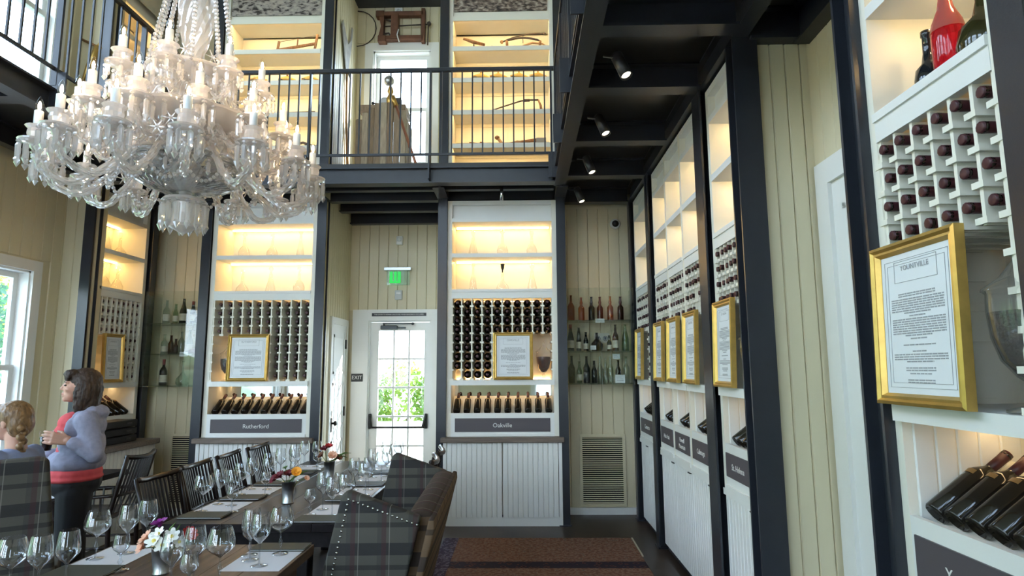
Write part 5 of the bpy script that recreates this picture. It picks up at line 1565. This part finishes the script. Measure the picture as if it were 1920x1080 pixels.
def flower_cup(label, x, y, h, r0, r1, blooms, leaves):
    t = thing('flower_cup', label, 'flowers', (x, y, ZT + .001), group='small steel cups of flowers')
    MB().lathe([(r0 * 1.06, 0), (r0 * 1.06, .004), (r0, .007), (r1, h), (r1 * 1.04, h + .001), (r1 * .96, h), (r0 * .9, .012)], 24, cap1=False).build('cup', CUP, t)
    for c, r, n, tilt, mp_, mc_, ly in blooms:
        mb = MB(); bloom(mb, c, r, n, tilt, 0, 1, ly)
        f = mb.build('flower', (mp_, mc_), t)
        MB().tube([(0, 0, .02), (c[0] * .5, c[1] * .5, h), (c[0], c[1], c[2])], .0022, 5).build('stalk', GRL, f)
    for p in leaves:
        MB().tube(p, [.003, .008, .006, .001], 5).build('leaf', GRL, t)
FR = (-.9, 0, 0)   # leaning to the viewer
flower_cup('steel cup of white daffodils and bright flowers on the foreground table', -1.535, 2.655, .105, .031, .042,
    [((-.02, -.025, .135), .040, 6, (.9, -.3, 0), WHP, YEL, 1), ((.018, -.03, .120), .038, 6, (1.1, .1, 0), WHP, YEL, 1), ((.045, -.015, .150), .038, 6, (.8, .5, 0), WHP, YEL, 1), ((-.012, -.012, .158), .034, 6, (.6, -.2, 0), WHP, YEL, 1), ((.07, 0, .125), .032, 6, (.8, .9, 0), WHP, YEL, 1),
     ((-.065, 0, .135), .042, 9, (.5, -.7, 0), PEA, PEA, 3), ((-.075, -.01, .105), .034, 9, (.8, -.9, 0), PEA, PEA, 3), ((-.035, .03, .185), .040, 9, (.2, -.2, 0), PUR, PUR, 3), ((.095, .02, .145), .040, 9, (.4, .8, 0), REDP, REDP, 3)],
    [[(0, 0, .1), (.01, .01, .14), (.025, .01, .18), (.045, .01, .205)], [(0, 0, .1), (.02, .01, .13), (.04, .02, .16), (.06, .02, .195)]])
flower_cup('polished steel cup of crimson and orange flowers on the dark table', -1.52, 4.0, .135, .036, .042,
    [((-.045, -.02, .165), .042, 10, (.6, -.5, 0), DRED, DRED, 3), ((-.085, -.01, .145), .036, 10, (.7, -.9, 0), DRED, DRED, 3), ((.0, .01, .170), .040, 10, (.4, .0, 0), DRED, DRED, 3), ((.055, -.015, .190), .038, 14, (.9, .4, 0), ORA, ORA, 2), ((.115, 0, .150), .022, 10, (.6, .8, 0), PEA, ORA, 2), ((-.03, .02, .21), .022, 8, (.3, -.3, 0), GRL, GRL, 2)],
    [[(0, 0, .13), (.05, 0, .17), (.09, 0, .19), (.12, .01, .20)]])
flower_cup('steel cup of dark red and peach flowers at the far end of the dark table', -1.545, 4.91, .125, .036, .044,
    [((-.035, -.01, .215), .042, 9, (.5, -.2, 0), DRED, REDP, 3), ((-.005, -.01, .235), .036, 9, (.4, .2, 0), REDP, DRED, 3), ((.03, -.02, .165), .044, 10, (.8, .3, 0), PEA, PEA, 3), ((-.06, 0, .165), .038, 9, (.6, -.7, 0), mat('russet', (.14, .05, .02), .7), DRED, 2), ((.07, .0, .15), .034, 9, (.6, .8, 0), MATS['russet'], DRED, 2)],
    [[(.03, 0, .13), (.08, 0, .17), (.12, 0, .19), (.17, .01, .185)], [(0, 0, .12), (.06, .02, .15), (.1, .03, .16), (.13, .03, .15)]])

# ================================================================== SLAT CHAIRS
def chair_parts():
    """sitter looks along local +x; back at x=-.22"""
    P = []
    w = .235
    lean = lambda z: -.215 - .11 * max(0, z - .45) / .45
    for s in (-1, 1):
        P.append(('back_post', MB().tube([(-.235, s * w, 0), (-.215, s * w, .45), (lean(.70), s * w, .70), (lean(.90) - .01, s * (w + .012), .915)], [.018, .021, .019, .015], 8)))
        P.append(('front_leg', MB().tube([(.215, s * (w - .005), 0), (.215, s * (w - .005), .58)], [.016, .02], 8)))
        P.append(('arm_rest', MB().tube(bez([(lean(.60), s * w, .605), (-.05, s * (w + .02), .595), (.14, s * (w + .025), .585), (.235, s * (w + .01), .575)], 8), [.014] * 4 + [.018] * 5, 8)))
        P.append(('stretcher', MB().tube([(-.22, s * w, .20), (.21, s * (w - .005), .20)], .011, 6)))
        for k in range(5):
            x = -.15 + k * .075
            P.append(('arm_slat', MB().bar((x, s * w, .45), (x, s * (w + .012), .59), .012, .012)))
    P.append(('seat', MB().cbox(-.225, -w - .01, .415, .235, w + .01, .455, .012)))
    P.append(('top_rail', MB().tube(bez([(lean(.89), -w - .012, .905), (lean(.89) - .03, -.12, .89), (lean(.89) - .04, 0, .887), (lean(.89) - .03, .12, .89), (lean(.89), w + .012, .905)], 12), .019, 8)))
    P.append(('lower_rail', MB().tube(bez([(lean(.6), -w, .60), (lean(.6) - .03, 0, .597), (lean(.6), w, .60)], 8), .013, 8)))
    n = 12
    for k in range(n):
        y = -w + .02 + (2 * w - .04) * k / (n - 1)
        q = 1 - (y / w) ** 2
        P.append(('slat', MB().bar((lean(.885) - .038 * q, y, .885), (lean(.60) - .028 * q, y, .60), .014, .012)))
        if k % 2 == 0:
            P.append(('slat', MB().bar((lean(.60) - .028 * q, y, .60), (-.215, y, .45), .011, .011)))
    return [(n_, mb.mesh(n_, DARKW)) for n_, mb in P]
CHP = chair_parts()
def chair(x, y, rz, label, s=1.0):
    t = thing('slat_chair', label, 'chair', M=T(x, y, 0) @ RZ(rz) @ Matrix.Diagonal((1, .88, 1, 1)), group='dark slat back armchairs')
    for n_, me in CHP: put(n_, me, t)
    return t
chair(-2.13, 4.13, -.07, 'dark slat back armchair nearest the plaid chair on the dark table')
chair(-2.14, 4.64, .02, 'second dark slat back armchair along the left of the dark table')
chair(-2.15, 5.17, .05, 'third dark slat back armchair along the left of the dark table')
chair(-2.13, 5.68, .0, 'farthest dark slat back armchair on the left of the dark table')
chair(-3.56, 5.16, PI + .08, 'black slat back armchair turned away near the left counter', 1.0)
chair(-1.04, 4.84, PI + .10, 'dark armchair whose shiny top shows just past the plaid settee')
chair(-1.06, 5.35, PI + .08, 'farthest dark armchair on the right of the dark table')

# ================================================================== PLAID SETTEES
def plaid(name, ax, base, sc=1.0):
    """woven check: bands along two object axes"""
    m = bpy.data.materials.new(name); m.use_nodes = True
    nt = m.node_tree; p = nt.nodes['Principled BSDF']; p.inputs['Roughness'].default_value = .92; p.inputs['Specular IOR Level'].default_value = .15
    tc = nt.nodes.new('ShaderNodeTexCoord'); sp = nt.nodes.new('ShaderNodeSeparateXYZ'); nt.links.new(tc.outputs['Object'], sp.inputs[0])
    rgb = nt.nodes.new('ShaderNodeRGB'); rgb.outputs[0].default_value = (*base, 1)
    cur = rgb.outputs[0]
    def band(src, period, off, width, col, fac):
        nonlocal cur
        a = nt.nodes.new('ShaderNodeMath'); a.operation = 'ADD'; a.inputs[1].default_value = off + 50 * period; nt.links.new(src, a.inputs[0])
        b = nt.nodes.new('ShaderNodeMath'); b.operation = 'MODULO'; b.inputs[1].default_value = period; nt.links.new(a.outputs[0], b.inputs[0])
        c = nt.nodes.new('ShaderNodeMath'); c.operation = 'LESS_THAN'; c.inputs[1].default_value = width; nt.links.new(b.outputs[0], c.inputs[0])
        d = nt.nodes.new('ShaderNodeMath'); d.operation = 'MULTIPLY'; d.inputs[1].default_value = fac; nt.links.new(c.outputs[0], d.inputs[0])
        x = nt.nodes.new('ShaderNodeMix'); x.data_type = 'RGBA'; nt.links.new(d.outputs[0], x.inputs[0]); nt.links.new(cur, x.inputs[6]); x.inputs[7].default_value = (*col, 1)
        cur = x.outputs[2]
    H = sp.outputs[2]; V = sp.outputs[ax]
    band(H, .19 * sc, .02, .055 * sc, (.018, .018, .022), .72)
    band(H, .19 * sc, .085, .022 * sc, (.012, .013, .015), .55)
    band(V, .145 * sc, .075, .042 * sc, (.032, .033, .036), .35)
    band(V, .145 * sc, .055, .022 * sc, (.075, .018, .022), .32)
    band(V, .145 * sc, .020, .004 * sc, (.26, .25, .22), .42)
    n = nt.nodes.new('ShaderNodeTexNoise'); n.inputs['Scale'].default_value = 350; nt.links.new(tc.outputs['Object'], n.inputs['Vector'])
    b = nt.nodes.new('ShaderNodeBump'); b.inputs['Strength'].default_value = .25; b.inputs['Distance'].default_value = .003; nt.links.new(n.outputs['Fac'], b.inputs['Height']); nt.links.new(b.outputs[0], p.inputs['Normal'])
    nt.links.new(cur, p.inputs['Base Color'])
    return m
PLX = plaid('plaid_wool_side', 0, (.078, .074, .064))
PLY = plaid('plaid_wool_length', 1, (.078, .074, .064))
PLB = plaid('plaid_wool_back', 1, (.13, .085, .052), 1.2)
NAIL = mat('nail_brass', (.42, .40, .36), .25, metal=1)
def soft(o, w=.02, seg=3):
    b = o.modifiers.new('bevel', 'BEVEL'); b.width = w; b.segments = seg; b.limit_method = 'ANGLE'
    for p in o.data.polygons: p.use_smooth = True
    return o
def settee(name, label, M, L, top_f=1.03, top_r=.90, xr=.0, front_top=-.37, front_low=-.56, nails=True):
    """faces local -x; outer back at x=0..; arms at y=0 and y=L"""
    t = thing(name, label, 'settee', M=M)
    arm = [(-.02, top_r), (front_top, top_f), (front_top - .025, top_f - .02), (front_low, .28), (front_low, .12), (.10 - .22, .12), (-.16, .30)]
    for y0, y1 in ((0, .075), (L - .075, L)):
        soft(MB().prism(arm, y0, y1).build('wing', PLX, t), .022)
    back = [(.03, top_r - .005), (.035, top_r - .06), (-.16, .12), (-.30, .12), (-.115, top_r - .04), (-.09, top_r), (-.03, top_r + .015)]
    soft(MB().prism(back, .078, L - .078).build('back', PLB, t), .02)
    # outer back panel slopes with the rake
    soft(MB().prism([(.045, top_r - .01), (.048, top_r - .05), (-.14, .10), (-.16, .10), (.02, top_r - .005)], .0, L).build('back_panel', PLB, t), .008)
    soft(MB().box(front_low + .01, .08, .30, -.16, L - .08, .47).build('seat_cushion', PLY, t), .03)
    soft(MB().box(front_low + .02, .08, .12, -.16, L - .08, .30).build('seat_base', PLY, t), .01)
    for x in (front_low + .06, -.16):
        for y in (.06, L - .06):
            MB().lathe([(.014, 0), (.022, .12)], 8, T(x, y, 0)).build('foot', DARKW, t)
    if nails:
        nm = MB().lathe([(.007, 0), (.006, .003), (.001, .005)], 8, RX(PI / 2)).mesh('nail_head', NAIL)
        pts = []
        A, B, D = Vector((-.035, top_r - .030)), Vector((front_top + .012, top_f - .037)), Vector((front_low + .040, .20))
        for P, Q in ((A, B), (B, D)):
            n = int((Q - P).length / .024)
            for i in range(n):
                q = P.lerp(Q, i / n); pts.append(q)
        for q in pts: put('nail_head', nm, t, loc=(q.x, -.0005, q.y))
    return t
settee('plaid_settee', 'grey plaid wing settee with nailhead trim at the right of the table', T(-.47, 2.95, 0) @ RZ(.03), 1.37, 1.03, .905)
# high-backed plaid chair at the left edge, its back to the viewer
hc = thing('high_back_chair', 'dark plaid high back chair at the left edge of the picture', 'chair', M=T(-2.288, 2.95, 0) @ RZ(.62))
soft(MB().prism([(.065, .60), (.10, .12), (-.72, .12), (-.66, .60), (-.61, 1.155), (-.57, 1.17), (-.04, 1.19), (0.0, 1.175)], 0, .10).build('back', PLX, hc), .02)
soft(MB().box(-.66, .10, .30, .04, .62, .46).build('seat_cushion', PLY, hc), .03)
soft(MB().box(-.66, .10, .12, .04, .60, .30).build('seat_base', PLY, hc), .01)
for x0_ in (-.70, .0):
    soft(MB().prism([(.10, .12), (.58, .12), (.60, .60), (.10, .66)], x0_, x0_ + .075, 'x').build('arm', PLX, hc), .015)
for x0_ in (-.64, .02):
    for y0_ in (.05, .54):
        MB().lathe([(.014, 0), (.022, .12)], 8, T(x0_, y0_, 0)).build('foot', DARKW, hc)

# ================================================================== PEOPLE
def capsule(mb, p0, r0, p1, r1, n=14):
    p0 = Vector(p0); p1 = Vector(p1)
    d = p1 - p0; L = d.length
    prof = []
    for i in range(5):
        a = -PI / 2 + PI / 2 * i / 4
        prof.append((max(1e-4, r0 * math.cos(a)), r0 * math.sin(a)))
    for i in range(1, 5):
        a = PI / 2 * i / 4
        prof.append((max(1e-4, r1 * math.cos(a)), L + r1 * math.sin(a)))
    prof.insert(5, (r1, L))
    q = Vector((0, 0, 1)).rotation_difference(d.normalized()) if L > 1e-6 else None
    M = T(*p0) @ (q.to_matrix().to_4x4() if q else Matrix())
    mb.lathe(prof, n, M)
def ell(mb, c, rx, ry, rz, R=None):
    M = T(*c) @ (Euler(R).to_matrix().to_4x4() if R else Matrix()) @ Matrix.Diagonal((rx, ry, rz, 1))
    mb.ball((0, 0, 0), 1, 16, 10, M)
def blob(name, items, voxel, m, parent=None, smooth=6, M=None, disp=None):
    mb = MB()
    for it in items:
        if len(it) == 4 and not isinstance(it[1], (tuple, list)) and isinstance(it[2], (tuple, list)): capsule(mb, *it)
        else: ell(mb, *it)
    o = mb.build(name, m, parent)
    if M is not None: o.matrix_local = M
    r = o.modifiers.new('remesh', 'REMESH'); r.mode = 'VOXEL'; r.voxel_size = voxel; r.use_smooth_shade = True
    s = o.modifiers.new('smooth', 'SMOOTH'); s.factor = .5; s.iterations = smooth
    if disp:
        tx = bpy.data.textures.new(name + '_folds', 'CLOUDS'); tx.noise_scale = disp[0]
        d = o.modifiers.new('folds', 'DISPLACE'); d.texture = tx; d.strength = disp[1]; d.mid_level = .5
    return o
SKIN = mat('skin', (.50, .27, .19), .5, var=.06, scale=12)
SKIN.node_tree.nodes['Principled BSDF'].inputs['Subsurface Weight'].default_value = .08
SKIN.node_tree.nodes['Principled BSDF'].inputs['Subsurface Radius'].default_value = (.02, .008, .004)
LIPM = mat('lips', (.36, .12, .11), .45)
HAIRD = mat('dark_brown_hair', (.034, .018, .011), .55, var=.6, scale=55, stretch=(1.2, 1.2, .12), bump=.5, bscale=70)
HAIRB = mat('dark_blonde_hair', (.18, .10, .042), .4, var=.5, scale=55, stretch=(1.0, 1.0, .3), bump=.5, bscale=70)
HOOD = mat('lavender_grey_jersey', (.26, .26, .345), .9, var=.10, scale=40, bump=.15, bscale=90)
CORAL = mat('coral_shirt', (.56, .065, .075), .8, var=.06, scale=30)
BLACKC = mat('black_trousers', (.008, .008, .010), .8)
BLUET = mat('blue_grey_shirt', (.20, .24, .38), .85, var=.08, scale=25)
JEAN = mat('dark_denim', (.03, .04, .07), .85)
EYEM = mat('eye', (.02, .013, .010), .15)
def head_items(k=1.0):
    H = [((.012, 0, .022), .092, .074, .092), ((-.030, 0, -.012), .060, .062, .075), ((-.040, 0, -.060), .046, .047, .048), ((-.066, 0, -.088), .022, .024, .018),
         ((-.084, 0, .014), .0075, (-.100, 0, -.020), .0095), ((-.092, -.009, -.026), .008, .007, .006), ((-.092, .009, -.026), .008, .007, .006),
         ((-.080, 0, -.052), .016, .022, .010), ((-.078, 0, -.066), .016, .021, .010), ((-.070, -.030, .024), .018, .022, .012), ((-.070, .030, .024), .018, .022, .012),
         ((-.055, -.040, -.022), .026, .020, .020), ((-.055, .040, -.022), .026, .020, .020),
         ((.012, -.074, -.008), .018, .008, .030), ((.012, .074, -.008), .018, .008, .030)]
    out = []
    for it in H:
        out.append(tuple(tuple(c * k for c in v) if isinstance(v, tuple) else v * k for v in it))
    return out
def xf(items, M):
    """move items by a rigid transform (ellipsoids keep axes, rotated about z only)"""
    out = []
    e = M.to_euler()
    for it in items:
        if len(it) == 4 and isinstance(it[2], (tuple, list)): out.append((tuple(M @ Vector(it[0])), it[1], tuple(M @ Vector(it[2])), it[3]))
        else: out.append((tuple(M @ Vector(it[0])), it[1], it[2], it[3], tuple(e)))
    return out
def hand(wrist, palm_dir, up, curl, r=.0090, side=1):
    """palm plus five bent fingers; returns items. curl bends towards the palm normal"""
    d = Vector(palm_dir).normalized(); u = Vector(up).normalized(); nrm = d.cross(u) * side
    w = Vector(wrist); it = []
    k1 = w + d * .085
    for s in (-.026, -.009, .009, .026):
        it.append((tuple(w + u * s * .6), .015, tuple(k1 + u * s), .0125))
    lens = (.060, .072, .078, .070)
    for i, s in enumerate((-.033, -.011, .011, .033)):
        a = k1 + u * s; L = lens[i]
        b = a + (d * math.cos(curl) + nrm * math.sin(curl)) * L * .45
        c = b + (d * math.cos(curl * 2.0) + nrm * math.sin(curl * 2.0)) * L * .32
        e = c + (d * math.cos(curl * 2.8) + nrm * math.sin(curl * 2.8)) * L * .25
        it += [(tuple(a), r * 1.1, tuple(b), r), (tuple(b), r, tuple(c), r * .93), (tuple(c), r * .93, tuple(e), r * .8)]
    t0 = w + d * .022 + u * .022; t1 = t0 + (d * .6 + u * .5 + nrm * .55).normalized() * .042; t2 = t1 + (d * .8 + u * .05 + nrm * .6).normalized() * .034
    it += [(tuple(t0), .014, tuple(t1), .011), (tuple(t1), .011, tuple(t2), .0085)]
    return it
# ---------------- standing woman, facing local -x, left side to the viewer
wm = thing('person', 'standing woman in grey hoodie and coral top holding a plastic cup', 'person', (-3.03, 4.14, 0), .55)
HM = T(-.01, 0, 1.497) @ RY(.06) @ RZ(.10)
body = xf(head_items(), HM)
body += [((.025, 0, 1.42), .052, (.045, 0, 1.33), .060), ((.04, 0, 1.24), .085, .15, .09), ((.03, 0, 1.06), .10, .13, .16), ((.015, 0, .88), .11, .135, .12)]
lw = (-.03, -.205, 1.155)
body += [((.055, -.150, 1.255), .046, (.118, -.222, 1.06), .036), ((.118, -.222, 1.06), .036, lw, .025)]
body += hand(lw, (-.97, .10, .22), (.15, .1, .98), .30, side=1)
rw = (-.20, .13, 1.02)
body += [((.055, .150, 1.255), .046, (.055, .24, 1.03), .036), ((.055, .24, 1.03), .036, rw, .025)]
body += hand(rw, (-.9, -.35, .1), (.1, -.2, .95), .5, side=-1)
for s in (-1, 1):
    body += [((.015, s * .085, .80), .080, (.01, s * .09, .47), .055), ((.01, s * .09, .47), .052, (.03, s * .09, .09), .036), ((.04, s * .09, .05), .04, (-.12, s * .10, .035), .03)]
bo = blob('body', body, .0042, SKIN, wm, 4)
hd = []
hd += [((.055, 0, 1.235), .110, .185, .105), ((.030, 0, 1.10), .138, .178, .16), ((.008, 0, 1.0), .172, .195, .10)]
hd += [((.055, -.155, 1.275), .070, (.120, -.225, 1.055), .056), ((.120, -.225, 1.055), .054, (.0, -.210, 1.138), .040)]
hd += [((.055, .165, 1.265), .078, (.06, .245, 1.03), .068), ((.06, .245, 1.03), .062, (-.16, .15, 1.03), .044)]
hd += [((.115, 0, 1.315), .060, .125, .055), ((.085, -.085, 1.325), .050, .05, .042), ((.085, .085, 1.325), .050, .05, .042), ((.02, -.105, 1.30), .05, .035, .04), ((.02, .105, 1.30), .05, .035, .04), ((-.020, -.125, 1.225), .045, .035, .07), ((-.020, .125, 1.225), .045, .035, .07)]
blob('hoodie', hd, .008, HOOD, wm, 5, disp=(.07, .012))
st = [((-.018, 0, 1.255), .100, .128, .075), ((-.030, 0, 1.185), .108, .130, .085), ((-.005, 0, 1.05), .11, .14, .13), ((.005, 0, .93), .160, .185, .07), ((.005, 0, .895), .166, .190, .045)]
blob('coral_top', st, .008, CORAL, wm, 4)
tr = [((.008, 0, .86), .158, .182, .11)]
for s in (-1, 1):
    tr += [((.015, s * .088, .80), .102, (.01, s * .090, .46), .078), ((.01, s * .095, .46), .084, (.03, s * .095, .07), .072)]
blob('trousers', tr, .010, BLACKC, wm, 4)
for s in (-1, 1):
    blob('shoe', [((.04, s * .09, .045), .042, (-.10, s * .10, .035), .035)], .008, BLACKM, wm, 2)
hr = [((.028, 0, .036), .104, .086, .092), ((.070, 0, -.03), .070, .088, .115), ((.075, 0, -.10), .060, .085, .085), ((.028, -.072, -.05), .052, .030, .105), ((.028, .072, -.05), .052, .030, .105), ((-.050, 0, .080), .052, .064, .034), ((-.074, -.018, .058), .020, .046, .030), ((-.074, .020, .058), .020, .046, .030), ((.005, -.078, -.125), .030, .022, .055), ((.06, -.06, -.15), .045, .03, .045), ((.06, .06, -.15), .045, .03, .045), ((-.012, -.080, -.05), .022, .014, .075)]
blob('hair', hr, .0055, HAIRD, wm, 4, M=HM, disp=(.018, .010))
for s in (-1, 1):
    blob('eye', [((-.0795, s * .029, .004), .011, .013, .0065)], .003, EYEM, wm, 2, M=HM)
    blob('eyebrow', [((-.088, s * .028, .026), .004, (-.078, s * .050, .024), .003)], .003, HAIRD, wm, 2, M=HM)
blob('lips', [((-.0895, 0, -.0535), .006, .018, .0042), ((-.0880, 0, -.0605), .0065, .016, .0045)], .003, LIPM, wm, 2, M=HM)
cp = thing('plastic_cup', 'clear plastic cup of dark drink in the standing woman hand', 'cup', M=T(-3.03, 4.14, 0) @ RZ(.55) @ T(-.150, -.141, 1.09))
MB().lathe([(.030, 0), (.030, .003), (.041, .125), (.043, .127), (.041, .128)], 20, cap1=False).build('cup_wall', CLEAR, cp)
MB().lathe([(.028, .004), (.0385, .092), (.002, .093)], 18).build('drink', mat('dark_cola', (.018, .007, .004), .05), cp)
# ---------------- girl with a braid, seen from behind
gl = thing('person', 'girl in a blue grey top with a long blonde braid seen from behind', 'person', (-3.03, 3.60, 0), .05)
GMh = T(-.01, 0, 1.305) @ RY(-.10)
gb = xf(head_items(.97), GMh)
gb += [((.015, 0, 1.235), .045, (.035, 0, 1.15), .055), ((.03, 0, 1.06), .085, .14, .09), ((.02, 0, .90), .10, .13, .14), ((.02, 0, .74), .11, .135, .10)]
for s in (-1, 1):
    wr = (-.10, s * .20, .80)
    gb += [((.03, s * .145, 1.09), .045, (.04, s * .19, .88), .036), ((.04, s * .19, .88), .034, wr, .024)]
    gb += hand(wr, (-.8, 0, -.5), (.3, s * -.6, .7), .5, r=.0075, side=s)
    gb += [((.02, s * .075, .72), .085, (.01, s * .08, .40), .052), ((.01, s * .08, .40), .05, (.02, s * .08, .08), .034), ((.03, s * .08, .045), .036, (-.11, s * .09, .03), .027)]
blob('body', gb, .006, SKIN, gl, 5)
sh = [((.03, 0, 1.075), .098, .165, .085), ((.02, 0, .92), .112, .145, .16), ((.02, 0, .76), .122, .15, .09)]
for s in (-1, 1):
    sh += [((.03, s * .140, 1.10), .060, (.04, s * .185, .96), .058)]
blob('shirt', sh, .009, BLUET, gl, 4, disp=(.05, .010))
jn = [((.02, 0, .70), .122, .148, .10)]
for s in (-1, 1): jn += [((.02, s * .078, .68), .096, (.01, s * .08, .40), .066), ((.01, s * .08, .40), .065, (.02, s * .08, .07), .055)]
blob('jeans', jn, .010, JEAN, gl, 4)
gh = [((.022, 0, .034), .100, .084, .090), ((.055, 0, -.012), .066, .078, .085), ((.045, 0, -.058), .050, .055, .05), ((-.045, 0, .078), .050, .06, .034)]
blob('hair', gh, .0055, HAIRB, gl, 4, M=GMh, disp=(.015, .006))
br = []
for i in range(9):
    z = -.045 - i * .026
    r = .030 - .0016 * i
    br.append(((.092 - .003 * i, -.030 + (.011 if i % 2 else -.011), z), r * .85, r, .021, ((.6 if i % 2 else -.6), 0, 0)))
br.append(((.066, -.03, -.30), .012, .014, .032))
blob('braid', br, .004, HAIRB, gl, 2, M=GMh)
for s in (-1, 1):
    blob('eye', [((-.077, s * .028, .004), .011, .0125, .0065)], .003, EYEM, gl, 2, M=GMh)
